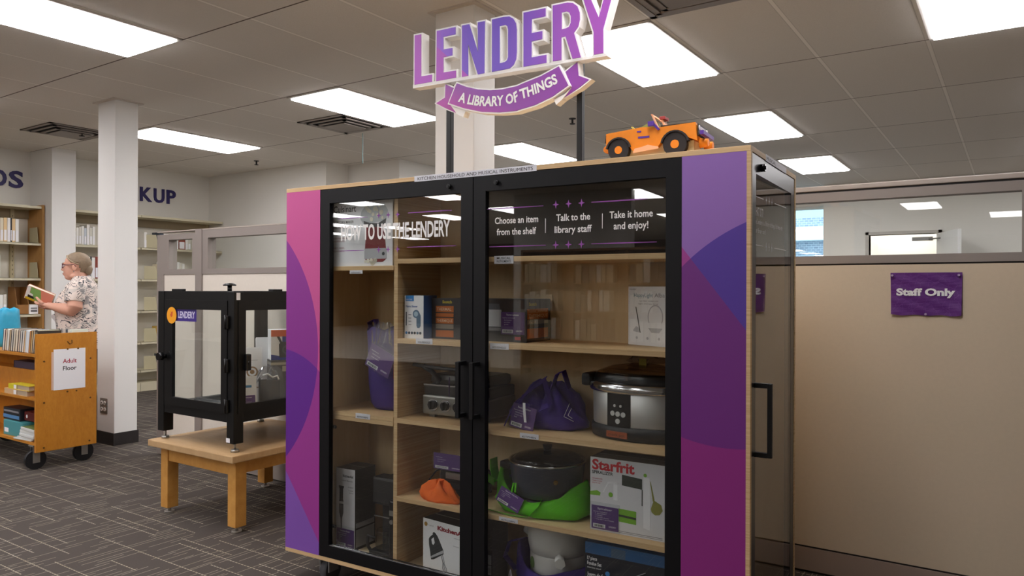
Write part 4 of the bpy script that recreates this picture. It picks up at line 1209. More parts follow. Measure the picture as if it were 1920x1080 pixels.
m = MB(); m.cyl((0, 0, .25), (0, 0, .266), .012, .02); m.build('lid_knob', BG, t)
m = MB()
for s in (-1, 1): m.boxc((s * .195, 0, .19), (.035, .10, .045), 0, .012)
m.build('side_handle', SB, t)
pa, pb = radians(240), radians(270)
def on_shell(a, z, k=1.012): return Vector((.178 * k * cos(a), .178 * k * .62 * sin(a), z))
m = MB(); n = 10
gridv = [[m.bm.verts.new(on_shell(pa + (pb - pa) * i / n, z)) for i in range(n + 1)] for z in (.046, .157)]
for i in range(n): m.bm.faces.new([gridv[0][i], gridv[0][i + 1], gridv[1][i + 1], gridv[1][i]])
m.build('control_panel', BG, t)
def frame_at(a, z, k=1.016):
    p = on_shell(a, z, k); tg = Vector((-sin(a), .62 * cos(a), 0)).normalized(); return p, tg
m = MB()
for da, z, r in ((-.10, .091, .0085), (0, .090, .0085), (.10, .089, .0085), (0, .066, .0085), (-.06, .117, .0045), (.055, .117, .0045)):
    p, tg = frame_at((pa + pb) / 2 + da * 1.15, z); nn = tg.cross(Vector((0, 0, 1))).normalized()
    m.cyl(p, p + nn * .003, r, seg=16)
m.build('button', P('button_silver', 'c9c9c6', .4), t)
p, tg = frame_at((pa + pb) / 2, .022, 1.05); nn = tg.cross(Vector((0, 0, 1))).normalized()
m = MB(); m.prism([(-.040, -.010), (.040, -.010), (.040, .010), (-.040, .010)], [], p + nn * .003, tg, (0, 0, 1), .004); bd_ = m.build('badge', P('copper_badge', '9a4a26', .4), t)
lettering('lettering', [dict(s='crock pot', o=p + nn * .003 - tg * .032 - Vector((0, 0, .005)), r=tg, u=(0, 0, 1), w=.064, h=.010)], P('dark_brown_print', '3b2a1c', .5), bd_)
t = inside('clear_plastic_bag', 'clear plastic bag with a yellow slip lying on the slow cooker lid', 'bag', 1.545, .20, .734 + .268)
t.location.z = .734 + .2535
m = MB(); tote(m, [(.055, .0), (.068, .01), (.06, .022), (.03, .026)], 31, .2, 40, 1.0, .5, 5); m.build('film', M_poly, t)
m = MB(); m.box(-.012, .014, -.040, -.039, -.018, .018); m.build('yellow_slip', P('yellow_slip', '8f8a1f', .6), t)

# --- waffle iron with orange cloth
t = inside('waffle_iron', 'black and silver waffle iron with purple tag behind the orange cloth', 'appliance', .735, .13, .4305)
m = MB(); m.lathe([(.10, .012), (.108, .02), (.108, .05), (.10, .058), (.108, .064), (.106, .09), (.085, .108), (.03, .115)], (.06, .07, 0), 40, 0, 1, .8); m.box(-.02, .14, .0, .14, 0, .014, bev=.004); m.build('body', SB, t)
m = MB(); m.box(.03, .12, -.022, -.012, .078, .10); m.build('nameplate', M_steel, t)
m = MB(); m.tube([(-.02, .05, .10), (-.055, .03, .085), (-.075, .01, .05), (-.07, -.02, .02), (-.045, -.03, .006), (-.02, -.02, .006)], .0032, 8); m.build('cord', M_black, t)
tag_card(t, Vector((-.022, -.03, .112)), FR, FU, .135, .062, '', ['Waffle Iron', 'items included', 'iron, cord'], True, 18)
t = inside('orange_cloth', 'crumpled bright orange cloth in front of the waffle iron', 'cloth', .762, .078, .4305)
m = MB(); tote(m, [(.085, .001), (.094, .010), (.086, .022), (.070, .040), (.045, .056), (.02, .062)], 41, .15, 72, 1.05, .46, 4); m.build('cloth', M_orangecloth, t)

# --- electric hot pot in a green bag
t = inside('green_tote_bag', 'lime green cloth bag slumped around the dark hot pot', 'bag', 1.165, .165, .4305)
m = MB()
def gfn(p, tt, k):
    w_ = sin(9 * tt + k * 1.7) * .012 + sin(5 * tt - k) * .014
    c_ = cos(tt)
    rise = ((.090 if c_ < 0 else .062) * abs(c_) ** 2.2 - .016 * abs(sin(tt))) * {4: .6, 5: 1, 6: 1, 7: .7}.get(k, 0)
    return Vector((p.x * (1 + w_ * 1.5), p.y * (1 + w_ * 1.5), p.z + rise + sin(7 * tt + k * 2) * .004 * (k > 0)))
m.lathe([(.155, .002), (.182, .010), (.192, .028), (.188, .046), (.180, .062), (.172, .074), (.166, .074), (.168, .055), (.165, .03)], (0, 0, 0), 72, 0, 1.0, .60, None, gfn)
m.build('cloth', M_bagg, t)
m = MB(); m.strip([(-.165, -.075, .10), (-.195, -.08, .115), (-.222, -.08, .095), (-.236, -.08, .06)], (.25, -.3, 1), .034, .002)
m.strip([(-.235, -.075, .0035), (-.16, -.10, .003), (-.08, -.115, .003), (.0, -.118, .008), (.04, -.112, .05), (.05, -.105, .075)], (.3, -.5, .2), .012, .0015)
m.strip([(-.184, -.03, .09), (-.196, -.03, .14), (-.198, -.03, .175)], (0, 1, 0), .05, .002); m.build('handle', M_bagg, t)
m = MB(); m.strip([(-.062, -.122, .088), (-.055, -.122, .12), (-.045, -.122, .122), (-.048, -.122, .09)], (0, 1, 0), .004, .006); m.build('tag_loop', M_bagg, t)
ro = Vector((cos(radians(-23)), .04, sin(radians(-23)))).normalized(); uo = Vector((.38, .1, .92)); uo = (uo - ro * uo.dot(ro)).normalized()
tag_card(t, Vector((-.125, -.130, .055)), ro, uo, .098, .056, 'Electric Hot Pot', ['Items included', '1 electric pot', '1 base', '1 lid'], False, 20)
t = inside('hot_pot', 'dark grey hot pot with glass lid in the green bag', 'pot', 1.18, .165, .446)
m = MB(); m.lathe([(.085, 0), (.10, .01), (.104, .045), (.098, .05)], (0, 0, 0), 48, 0, 1, 1); m.build('base', BG, t)
m = MB(); m.lathe([(.098, .052), (.112, .056), (.128, .10), (.137, .165), (.140, .172), (.136, .174), (.125, .16), (.11, .10)], (0, 0, 0), 56, 0, 1, 1); m.build('pot', P('slate_enamel', '3a3f4c', .32), t)
m = MB(); m.lathe([(.1395, .172), (.142, .176), (.139, .179), (.135, .176)], (0, 0, 0), 56, 0, 1, 1); m.build('rim', M_chrome, t)
m = MB(); m.lathe([(.135, .177), (.11, .192), (.05, .205), (.001, .208)], (0, 0, 0), 56, 0, 1, 1); m.build('lid', glass('smoked_lid', (.35, .33, .32), 1.5), t)
m = MB(); m.cyl((0, 0, .207), (0, 0, .228), .012, .018); m.build('lid_knob', BG, t)
m = MB(); m.boxc((-.16, -.01, .14), (.05, .05, .03), 0, .01); m.build('handle', BG, t)
m = MB(); m.cyl((.088, -.101, .125), (.091, -.108, .125), .008, seg=14); m.build('brass_rivet', P('brass', 'b08a3c', .25, 1.0), t)
lettering('lettering', [dict(s='DASH', o=Vector((-.105, -.0905, .118)), r=(.76, -.65, 0), u=(-.1, -.05, 1), w=.036, h=.012)], P('pot_mark', '565b66', .5), t)

# --- spiralizer box
t = carton('spiralizer_box', 'white spiralizer box with big red name at the right of the shelf', 'box', 1.395, .072, .4305, .262, .12, .245, P('grey_white_carton', 'd9d9dd', .5), P('grey_carton', '8b8b90', .5), P('brown_grey_carton', '5e564d', .6))
lettering('lettering', [dict(s='Starfrit', o=(.007, 0, .205), r=FR, u=FU, w=.152, h=.034, weight=.035)], P('bright_red_print', 'c5202d', .5), t)
lettering('lettering', [dict(s='SPIRALIZER', o=(.007, 0, .190), r=FR, u=FU, w=.076, h=.0105, weight=.02)], M_ink, t)
lettering('lettering', [dict(s=s, o=(.007, 0, z), r=FR, u=FU, w=w, h=.005) for s, z, w in (('makes vegetable noodles', .172, .038), ('3 blades included', .164, .036), ('easy to use', .157, .03))], P('bright_red_print', 'c5202d', .5), t)
m = MB()
fr(m, [(.115, .198), (.185, .192), (.185, .158), (.115, .163)], .0006, 0)
fr(m, [(.184, .158), (.187, .158), (.187, .105), (.184, .105)], .0007, 0)
fr(m, [(.190, .200), (.212, .198), (.214, .03), (.190, .035)], .0008, 1)
fr(m, [(.0, .128), (.025, .134), (.038, .128), (.036, .118), (.0, .116)], .0006, 2); m.cyl((.075, -.0002, .126), (.075, -.001, .126), .008, seg=12, mi=2); m.cyl((.196, -.001, .206), (.196, -.0014, .206), .006, seg=10, mi=2)
fr(m, [(.085, .17), (.10, .17), (.10, .11), (.085, .11)], .0007, 1); fr(m, [(.045, .13), (.05, .13), (.07, .166), (.065, .168)], .0007, 1); fr(m, [(.065, .168), (.10, .17), (.10, .163), (.065, .161)], .0007, 1)
fr(m, [(.104, .085), (.165, .083), (.165, .040), (.104, .042)], .0006, 2); fr(m, [(.104, .066), (.165, .063), (.165, .056), (.104, .059)], .0009, 0)
fr(m, [(.215, .10), (.225, .13), (.235, .125), (.250, .118), (.255, .10), (.245, .085), (.23, .082), (.218, .09)], .0007, 3)
fr(m, [(.212, .19), (.215, .185), (.228, .13), (.222, .125)], .0008, 3)
m.build('printed_picture', [P('print_dark_green', '2c352c', .5), P('print_white', 'ededf0', .4), P('print_green', '79b32c', .5), P('print_olive', '8a8a3c', .5)], t)
m = MB(); fr(m, [(.10, .012), (.255, .012), (.255, .010), (.10, .010)], .0005, 0); fr(m, [(.10, .007), (.255, .007), (.255, .0055), (.10, .0055)], .0005, 0); m.build('fine_print', M_grey, t)
tag_card(t, Vector((.006, -.0015, .006)), FR, FU, .097, .078, 'Spiralizer', ['Items included', '1 spiralizer', '1 holder', '1 recipe sheet', '1 tray and 1 set of blades'], True, 22)

# --- hand mixer box
t = carton('hand_mixer_box', 'white hand mixer box in the bottom middle compartment', 'box', .672, .088, ZF, .24, .13, .198, P('white_carton', 'eeeef0', .5), P('black_carton', '161516', .4), P('black_carton', '161516', .4), rz=radians(-7))
lettering('lettering', [dict(s='KitchenAid', o=(.078, 0, .165), r=FR, u=FU, w=.150, h=.016, weight=.05)], P('dark_red_print2', '8f2530', .5), t)
m = MB(); m.cyl((.016, -.0002, .176), (.016, -.001, .176), .0085, seg=16); m.build('gold_seal', P('gold_print', 'b58b3f', .4, .3), t)
lettering('lettering', [dict(s='5 speed', o=(.028, 0, .172), r=FR, u=FU, w=.028, h=.006), dict(s='mixer', o=(.165, 0, .148), r=FR, u=FU, w=.03, h=.006), dict(s='beaters', o=(.160, 0, .118), r=FR, u=FU, w=.03, h=.006)], M_grey, t)
m = MB()
fr(m, [(.032, .120), (.036, .128), (.055, .144), (.066, .150), (.078, .140), (.090, .122), (.105, .098), (.110, .090), (.110, .078), (.060, .048), (.045, .044), (.042, .056), (.040, .072), (.033, .10)], .0008, 0)
fr(m, [(.046, .122), (.058, .132), (.064, .112), (.056, .102), (.050, .106)], .0011, 1)
fr(m, [(.042, .056), (.046, .050), (.110, .082), (.110, .094)], .0011, 2)
fr(m, [(.050, .146), (.058, .152), (.066, .150), (.060, .143)], .0008, 0)
m.build('printed_picture', [P('printed_dark', '2f3436', .5), P('print_white', 'ededf0', .4), P('print_silver', 'b5b6b9', .4)], t)
m = MB()
for q in ((.098, .073), (.105, .076)): m.tube([(q[0], -.001, q[1]), (q[0] + .010, -.001, q[1] - .03)], .0012, 5)
for k in range(3):
    m.tube([(.108 + k * .002, -.001, .046), (.106 + k * .010, -.001, .026), (.121 + k * .004, -.001, .003), (.126, -.001, .002)], .0011, 5)
m.build('printed_beaters', M_grey, t)

# --- black box behind the stile
t = carton('tall_black_box', 'narrow black box at the left edge of the lower right compartment', 'box', .925, .060, ZF, .085, .11, .250, P('black_carton', '161516', .4), P('black_carton', '161516', .4))
m = MB(); m.box(.058, .082, -.0008, 0, .085, .120, 0); m.box(.058, .082, -.0008, 0, .048, .082, 0); m.box(.060, .080, -.0012, 0, .056, .074, 1); m.build('side_print', [P('print_grey', '8e8e92', .5), P('print_mid_grey', '77777b', .5)], t)

# --- juicer in a purple bag
t = inside('juicer', 'white juicer with small spout standing in a purple bag', 'appliance', 1.205, .215, ZF)
JW = P('juicer_white', 'c9c7c2', .45)
m = MB(); m.lathe([(.100, 0), (.106, .004), (.108, .132), (.105, .136)], (0, 0, 0), 48); m.build('base', JW, t)
m = MB(); m.lathe([(.106, .1365), (.110, .140), (.116, .17), (.118, .230), (.112, .240), (.02, .246)], (0, 0, 0), 48); m.build('bowl', JW, t)
m = MB(); a = radians(-62); dr_ = Vector((cos(a), sin(a), 0)); m.cyl(dr_ * .10 + Vector((0, 0, .140)), dr_ * .150 + Vector((0, 0, .134)), .017, .020, seg=6); m.build('spout', M_white, t)
m = MB(); a = radians(-128); dr_ = Vector((cos(a), sin(a), 0)); tg = Vector((-dr_.y, dr_.x, 0))
m.prism([(.016 * cos(radians(q)) , .02 * sin(radians(q)) * (1.1 if sin(radians(q)) > 0 else .95)) for q in range(0, 360, 24)], [], dr_ * .1095 + Vector((0, 0, .100)), tg, (0, 0, 1), .003); m.build('green_mark', P('pear_green', '5f7d3f', .5), t)
m = MB(); m.tube([(-.125, .02, .16), (-.13, -.02, .19), (-.115, -.03, .21)], .012); m.build('side_clip', M_white, t)
t = inside('purple_tote_bag', 'purple cloth bag pulled down around the white juicer', 'bag', 1.205, .205, ZF)
m = MB()
def pfn(p, tt, k):
    w_ = sin(8 * tt + k * 1.7) * .03 + sin(5 * tt - k) * .035
    return Vector((p.x * (1 + w_), p.y * (1 + w_ * .7), p.z + (.035 * max(0, cos(tt)) + .075 * max(0, -cos(tt)) ** 3) * (k in (3, 4))))
m.lathe([(.135, .001), (.158, .015), (.160, .045), (.148, .080), (.140, .080), (.138, .05)], (0, 0, 0), 64, 0, 1.0, .84, None, pfn); m.build('cloth', M_bagp, t)
m = MB(); m.strip([(-.15, -.05, .05), (-.185, -.07, .10), (-.17, -.06, .155), (-.125, -.03, .165)], (0, 1, 0), .03, .002); m.build('handle', M_bagp, t)
m = MB()
lg = [(-.145, .03), (-.128, .078), (-.110, .028)]
base_ = lambda a, b: Vector((a, -.125 - (a + .13) * .6, b))
for p, q in (((-.146, .032), (-.128, .080)), ((-.128, .080), (-.108, .030)), ((-.128, .080), (-.126, .022)), ((-.140, .050), (-.126, .040)), ((-.126, .040), (-.112, .050)), ((-.146, .032), (-.140, .050)), ((-.108, .030), (-.112, .050))): m.tube([base_(*p), base_(*q)], .0011, 5)
m.build('logo', M_tagl, t)

# --- fondue set box
t = carton('fondue_set_box', 'dark blue fondue set box at the bottom right', 'box', 1.385, .055, ZF, .30, .18, .243, P('dark_navy_carton', '141a26', .4), P('dark_navy_carton', '141a26', .4), P('navy_top_carton', '1e4a78', .4))
m = MB(); fr(m, [(0, .242), (.28, .242), (.28, .205), (0, .205)], .0006, 0); fr(m, [(.095, .236), (.145, .236), (.145, .206), (.095, .206)], .0009, 1); m.build('blue_band', [P('fondue_blue_print', '1f5a8e', .4), P('fondue_slate_print', '44607a', .4)], t)
lettering('lettering', [dict(s='17 piece', o=(.008, 0, .184), r=FR, u=FU, w=.036, h=.012, weight=.02), dict(s='Fondue Set', o=(.008, 0, .167), r=FR, u=FU, w=.052, h=.012, weight=.02), dict(s='stainless steel', o=(.008, 0, .156), r=FR, u=FU, w=.05, h=.006), dict(s='Juego de fondue', o=(.008, 0, .130), r=FR, u=FU, w=.09, h=.013, weight=.02), dict(s='de 17 piezas', o=(.008, 0, .112), r=FR, u=FU, w=.07, h=.012, weight=.02)], M_paper, t)
m = MB(); m.cyl((.082, -.0002, .148), (.082, -.001, .148), .008, seg=16, mi=0)
rnd = random.Random(5)
for k in range(9): m.cyl((.12 + rnd.random() * .05, -.0002, .115 + rnd.random() * .035), (.12, -.0012, .13), .009, seg=7, mi=1 + k % 2)
m.tube([(.135, -.001, .135), (.215, -.001, .178)], .0012, 5, 3)
m.build('printed_picture', [P('bright_blue_print', '2f86cf', .5), P('print_tan', '9a7a55', .5), P('print_brown', '5d4431', .5), P('print_silver', 'b5b6b9', .4)], t)
# ------------------------------------------------------------------ Staff Only notice pinned to the partition
t = thing('notice_sheet', 'crumpled purple Staff Only sheet pinned to the beige partition', 'notice', (-.426, 3.426, 1.140))
m = MB(); NX, NZ = 26, 18
rnd = random.Random(9)
W_, H_ = .255, .171
g_ = []
for j in range(NZ + 1):
    row = []
    for i in range(NX + 1):
        a, b = i / NX, j / NZ
        z = b * H_ - (.0 if b > .02 else .004 * sin(a * 9) ** 2)
        x = a * W_ + .003 * (a - .5) * (1 - b) * -2
        curl = .006 * (1 - b) ** 3 * (abs(a - .5) * 2) ** 2 + .0016 * (sin(a * 17 + b * 9) * cos(b * 13 - a * 5)) + .001
        row.append(m.bm.verts.new((x, -abs(curl) - .0008, z)))
    g_.append(row)
for j in range(NZ):
    for i in range(NX): m.bm.faces.new([g_[j][i], g_[j][i + 1], g_[j + 1][i + 1], g_[j + 1][i]])
def crease_mat():
    tt = NT('purple_sheet'); co = tt.coord()
    v = tt.n('ShaderNodeTexVoronoi'); v.feature = 'DISTANCE_TO_EDGE'; v.inputs['Scale'].default_value = 38; tt.link(co, v.inputs['Vector'])
    f = tt.math('LESS_THAN', v.outputs['Distance'], .018)
    f = tt.math('MULTIPLY', f, tt.math('MULTIPLY', tt.noise(co, 20, 2), .55))
    tt.col(tt.mix(f, lin('5c2478'), lin('8a55a5'))); tt.bump(v.outputs['Distance'], .25, .003)
    return tt.set(Roughness=.45)
sheet = m.build('sheet', crease_mat(), t)
lettering('lettering', [dict(s='Staff Only', o=(.022, -.0042, .079), r=(1, 0, 0), u=(0, 0, 1), w=.209, h=.028, weight=.045)], M_paper, t)
m = MB()
for a, b in ((.007, .160), (.243, .160), (.128, .003)): m.cyl((a, -.002, b), (a, -.012, b), .0045, seg=12)
m.build('push_pin', P('clear_pin', 'b9a3c4', .2), t)

# ------------------------------------------------------------------ low oak table with the glass case
TZ = .405
table = thing('low_table', 'low honey oak table carrying the black glass display case', 'table', (-3.95, 2.27, 0))
LX, LY = .755, .80
MB().box(0, LX, 0, LY, TZ - .036, TZ, bev=.005).build('table_top', M_tabletop, table)
for a, b in ((.045, .05), (LX - .11, .05), (.045, LY - .115), (LX - .11, LY - .115)):
    MB().box(a, a + .065, b, b + .065, .03, TZ - .036, bev=.003).build('leg', M_table, table)
    m = MB(); m.cyl((a + .032, b + .032, 0), (a + .032, b + .032, .008), .026, seg=18); m.cyl((a + .032, b + .032, .008), (a + .032, b + .032, .03), .008, seg=10); m.build('glide', P('glide_grey', 'a8a39c', .4, .4), table)
for q in ((.11, LX - .11, .058, .080), (.11, LX - .11, LY - .10, LY - .078)): MB().box(*q, TZ - .115, TZ - .036).build('apron', M_table, table)
for q in ((.053, .075, .115, LY - .115), (LX - .10, LX - .078, .115, LY - .115)): MB().box(*q, TZ - .115, TZ - .036).build('apron', M_table, table)

VX0, VX1, VY0, VY1 = -3.935, -3.255, 2.318, 3.005
case = thing('display_case', 'black framed glass display case on the low oak table', 'display case', (VX0, VY0, TZ))
w_, d_ = VX1 - VX0, VY1 - VY0
zl, zt = .170, .815
pw = .058
for a, b in ((0, 0), (w_ - pw, 0), (0, d_ - pw), (w_ - pw, d_ - pw)):
    MB().box(a, a + pw, b, b + pw, .045, zt, bev=.003).build('corner_post', M_black, case)
    m = MB(); c = (a + pw / 2, b + pw / 2); m.cyl((*c, 0), (*c, .014), .022, .019, seg=18); m.cyl((*c, .014), (*c, .046), .006, seg=10); m.build('leveling_foot', M_steel, case)
m = MB()
for z0, z1 in ((zl - .02, zl + .028), (zt - .052, zt)):
    for q in ((pw, w_ - pw, .004, pw - .010), (pw, w_ - pw, d_ - pw + .010, d_ - .004), (.004, pw - .010, pw, d_ - pw), (w_ - pw + .010, w_ - .004, pw, d_ - pw)):
        MB().box(*q, z0, z1).build('frame_rail', M_black, case)
MB().box(.01, w_ - .01, .01, d_ - .01, zl, zl + .006).build('floor_panel', P('case_floor', '3a3a3c', .5), case)
MB().box(pw, w_ - pw, pw, d_ - pw, zt - .02, zt - .014).build('top_pane', M_glass, case)
# doors in the two visible sides: frame, pane, hinges, knob latch
fw = .050
def case_door(side):
    if side == 'left':   # faces -Y
        T_ = lambda a, b, y: Vector((a, y, b)); a0, a1 = .070, w_ - pw + .006; sl, sr = .074, .050
    else:                # faces +X
        T_ = lambda a, b, y: Vector((w_ - y, a, b)); a0, a1 = .024, d_ - pw + .006; sl, sr = .044, .050
    d = mitred(a0, a1, zl + .026, zt - .046, sl, sr, fw * .9, fw, -.004, .014, T_).build('door', M_black, case)
    lo, hi = T_(a0 + sl - .004, zl + .028 + fw * .9 - .004, .004), T_(a1 - sr + .004, zt - .048 - fw + .004, .008)
    MB().box(min(lo.x, hi.x), max(lo.x, hi.x), min(lo.y, hi.y), max(lo.y, hi.y), lo.z, hi.z).build('door_pane', M_glass, d)
    return d, T_, a0, a1
d1, T1, a0, a1 = case_door('left'); d1['label'] = 'case door with the orange and purple sticker'
m = MB()
for z in (.235, .44, .66): p = T1(a1 + .002, z, -.006); m.boxc(p, (.036, .018, .065), 0, .003); m.cyl(p + Vector((0, -.009, -.036)), p + Vector((0, -.009, .036)), .005)
m.build('hinge', P('hinge_black', '0a0a0b', .3), d1)
m = MB(); p = T1(a0 + .012, .46, -.004); m.cyl(p, p + Vector((0, -.02, 0)), .012); m.cyl(p + Vector((0, -.02, 0)), p + Vector((0, -.045, 0)), .022, .020, seg=18); m.build('knob', P('knob_black', '101012', .25), d1)
m = MB(); p = T1(a0 + .050, .463, -.004); m.cyl(p, p + Vector((0, -.006, 0)), .022, seg=18); m.build('latch', M_acryl, d1)
d2, T2, b0, b1 = case_door('right'); d2['label'] = 'case door in the side towards the cabinet'
m = MB(); p = T2(b0 + .045, .455, -.004); m.boxc(p + Vector((.012, 0, 0)), (.026, .03, .085), 0, .006); m.cyl(p + Vector((.02, .0, 0)), p + Vector((.03, .0, 0)), .008, seg=12); m.build('latch', P('knob_black', '101012', .25), d2)
# rear sides: fixed panes
MB().box(pw, w_ - pw, d_ - .03, d_ - .025, zl, zt - .03).build('rear_pane', M_glass, case)
MB().box(.025, .03, pw, d_ - pw, zl, zt - .03).build('side_pane', M_glass, case)
# top knob and catches
m = MB(); m.cyl((.36, .20, zt), (.36, .20, zt + .03), .012); m.lathe([(.034, .03), (.036, .036), (.02, .044), (.001, .046)], (.36, .20, zt), 24); m.build('top_knob', P('knob_black', '101012', .25), case)
m = MB()
for a, b, l in ((.62, .30, .06), (.62, .52, .06), (.15, .03, .10)): m.box(a - .02 if l < .1 else a - .05, a + .02 if l < .1 else a + .05, b - l / 2 if l < .1 else b - .01, b + l / 2 if l < .1 else b + .01, zt, zt + .012)
m.build('top_catch', M_black, case)
m = MB(); m.box(w_ - pw - .002, w_ - .03, -.0012, 0, .05, .072); m.box(w_, w_ + .001, .014, .036, zt - .042, zt - .006); m.build('paper_label', M_paper, case)
# sticker on the left door pane
zs = .690
m = MB(); m.prism([(.150, zs - .036), (.355, zs - .036), (.355, zs + .034), (.150, zs + .034)], [], (0, .0028, 0), R_, U_, .0008); st = m.build('sticker', P('sticker_purple', '3f2a86', .5), d1)
lettering('lettering', [dict(s='LENDERY', o=(.188, .0028, zs - .018), r=R_, u=U_, w=.155, h=.036, weight=.03)], P('sticker_lilac', 'd7d2ec', .5), st)
m = MB(); m.cyl((.140, -.0042, zs - .006), (.140, -.0056, zs - .006), .045, seg=32); st2 = m.build('sticker', P('sticker_orange', 'f4a51c', .5), d1)
m = MB(); m.prism([(.125, zs + .004), (.134, zs - .002), (.134, zs + .018), (.141, zs + .010), (.152, zs + .018), (.148, zs - .012), (.136, zs - .016), (.129, zs - .008)], [], (0, -.0058, 0), R_, U_, .0006); m.build('printed_mark', P('sticker_red', 'd5552a', .5), st2)

# things in the case
FZ = TZ + zl + .006
def ca(px, py, Y):
    d = ray(px, py); k = (Y - CAM.y) / d.y; p = CAM + d * k; return p.x, p.z
t = thing('acrylic_tray', 'low clear acrylic tray on the floor of the black glass case', 'tray', (-3.80, 2.46, FZ))
m = MB(); m.box(0, .26, 0, .20, 0, .004); m.box(0, .26, 0, .004, 0, .045); m.box(0, .26, .196, .20, 0, .05); m.box(0, .004, 0, .2, 0, .045); m.box(.256, .26, 0, .2, 0, .045); m.build('tray', glass('grey_acrylic', (.86, .87, .88), 1.5, 0, .10, (.75, .76, .78)), t)
def standbox(name, label, cat, x, y, z, w, d, h, rz, mats, lean=0):
    t = thing(name, label, cat, (x, y, z), rz)
    m = MB(); m.box(0, w, 0, d, 0, h, bev=.001); m.bm.normal_update()
    for f in m.bm.faces: f.material_index = 1 if abs(f.normal.x) > .7 else 0
    o = m.build('carton', mats, t)
    if lean: t.rotation_euler = (lean, 0, rz)
    return t
WC = P('bright_white_carton', 'fafafc', .5)
vr = radians(88)
# front faces of these look along +X towards the camera side
t = standbox('headlamp_box', 'orange, white and blue gadget box on top of the items in the case', 'box', -3.378, 2.640, FZ + .2625, .17, .10, .165, radians(62), [WC, WC])
m = MB(); fr(m, [(.0, .165), (.165, .165), (.165, .128), (.0, .128)], .0006, 0); fr(m, [(0, 0), (.17, 0), (.17, .022), (.08, .014), (0, .03)], .0006, 1)
fr(m, [(.045, .012), (.125, .012), (.128, .085), (.115, .10), (.055, .10), (.042, .085)], .0008, 2)
fr(m, [(.03, .128), (.045, .128), (.062, .09), (.05, .09)], .0009, 2); fr(m, [(.125, .128), (.14, .128), (.122, .09), (.108, .09)], .0009, 2)
fr(m, [(.06, .128), (.095, .128), (.095, .098), (.06, .098)], .0008, 1)
m.cyl((.085, -.001, .055), (.085, -.0016, .055), .026, seg=20, mi=3); m.cyl((.085, -.0016, .055), (.085, -.002, .055), .016, seg=20, mi=2)
m.build('printed_picture', [P('box_orange_print', 'e0641e', .5), P('box_blue_print', '35479c', .5), P('printed_dark', '2f3436', .5), P('print_slate', '4d545c', .5)], t)
t = thing('metal_cash_box', 'dark metal box with silver bands under the orange and blue gadget box', 'box', (-3.362, 2.628, FZ), radians(62))
MB().box(0, .22, 0, .12, 0, .262, bev=.003).build('body', P('dark_tin', '4a4a4c', .4, .3), t)
m = MB(); m.box(-.001, .221, -.001, .121, .236, .25); m.box(.06, .16, -.002, 0, .20, .23); m.build('band', M_steel, t)
t = standbox('white_gadget_box', 'tall white box with round emblem leaning in the black glass case', 'box', -3.463, 2.515, FZ, .11, .045, .335, radians(60), [WC, WC], radians(-9))
m = MB(); m.cyl((.058, -.0002, .20), (.058, -.001, .20), .030, seg=24, mi=0); m.cyl((.058, -.001, .20), (.058, -.0014, .20), .022, seg=24, mi=1); m.cyl((.058, -.0014, .20), (.058, -.0018, .20), .012, seg=24, mi=0); fr(m, [(0, .118), (.11, .118), (.11, .112), (0, .112)], .0006, 0)
m.build('printed_picture', [P('print_tan', '9a8a62', .5), P('print_white', 'ededf0', .4)], t)
lettering('lettering', [dict(s='metal detector', o=(.02, 0, .262), r=FR, u=FU, w=.07, h=.006)], M_grey, t)
t = standbox('tagged_white_box', 'narrow white box with blue mark and purple tag at the front of the case', 'box', -3.345, 2.425, FZ, .085, .05, .195, radians(64), [WC, WC], radians(-14))
m = MB(); m.box(.02, .06, -.0008, 0, .135, .147); m.build('blue_mark', P('box_blue_mark', '4a8fc4', .5), t)
tag_card(t, Vector((.004, -.001, .006)), FR, FU, .072, .088, 'Thermometer', ['Items', 'thermometer', 'case'], False, 33)
t = standbox('silver_pouch_box', 'silver shiny packet standing behind the white emblem box', 'box', -3.515, 2.655, FZ, .12, .05, .385, radians(58), [P('silver_foil', 'e4e4e6', .4, .2), P('silver_foil', 'e4e4e6', .4, .2)], radians(-12))
t = standbox('grey_leaflet_box', 'pale grey printed box at the back left of the case contents', 'box', -3.56, 2.49, FZ, .09, .03, .30, radians(64), [P('pale_grey_carton', 'd3d3d6', .5), WC], radians(-6))
m = MB(); fr(m, [(.01, .17), (.08, .19), (.08, .15), (.01, .13)], .0006, 0); m.build('printed_picture', M_grey, t)
t = thing('bagged_charger', 'black gadget sealed in a clear plastic bag at the front of the case', 'bag', (-3.335, 2.598, FZ), radians(60))
m = MB(); tote(m, [(.075, 0), (.082, .02), (.080, .11), (.070, .18), (.04, .205)], 51, .10, 36, 1.0, .42, 5); m.build('film', M_poly, t)
m = MB(); m.box(-.056, .056, -.020, .020, .004, .165, bev=.008); m.build('gadget', P('charcoal_plastic', '2b2b2c', .5), t)
m = MB(); m.tube([(-.04, -.03, .19), (-.015, -.035, .198), (.01, -.035, .178), (.035, -.03, .185), (.042, -.03, .165)], .005, 8); m.build('zip_tie', M_white, t)

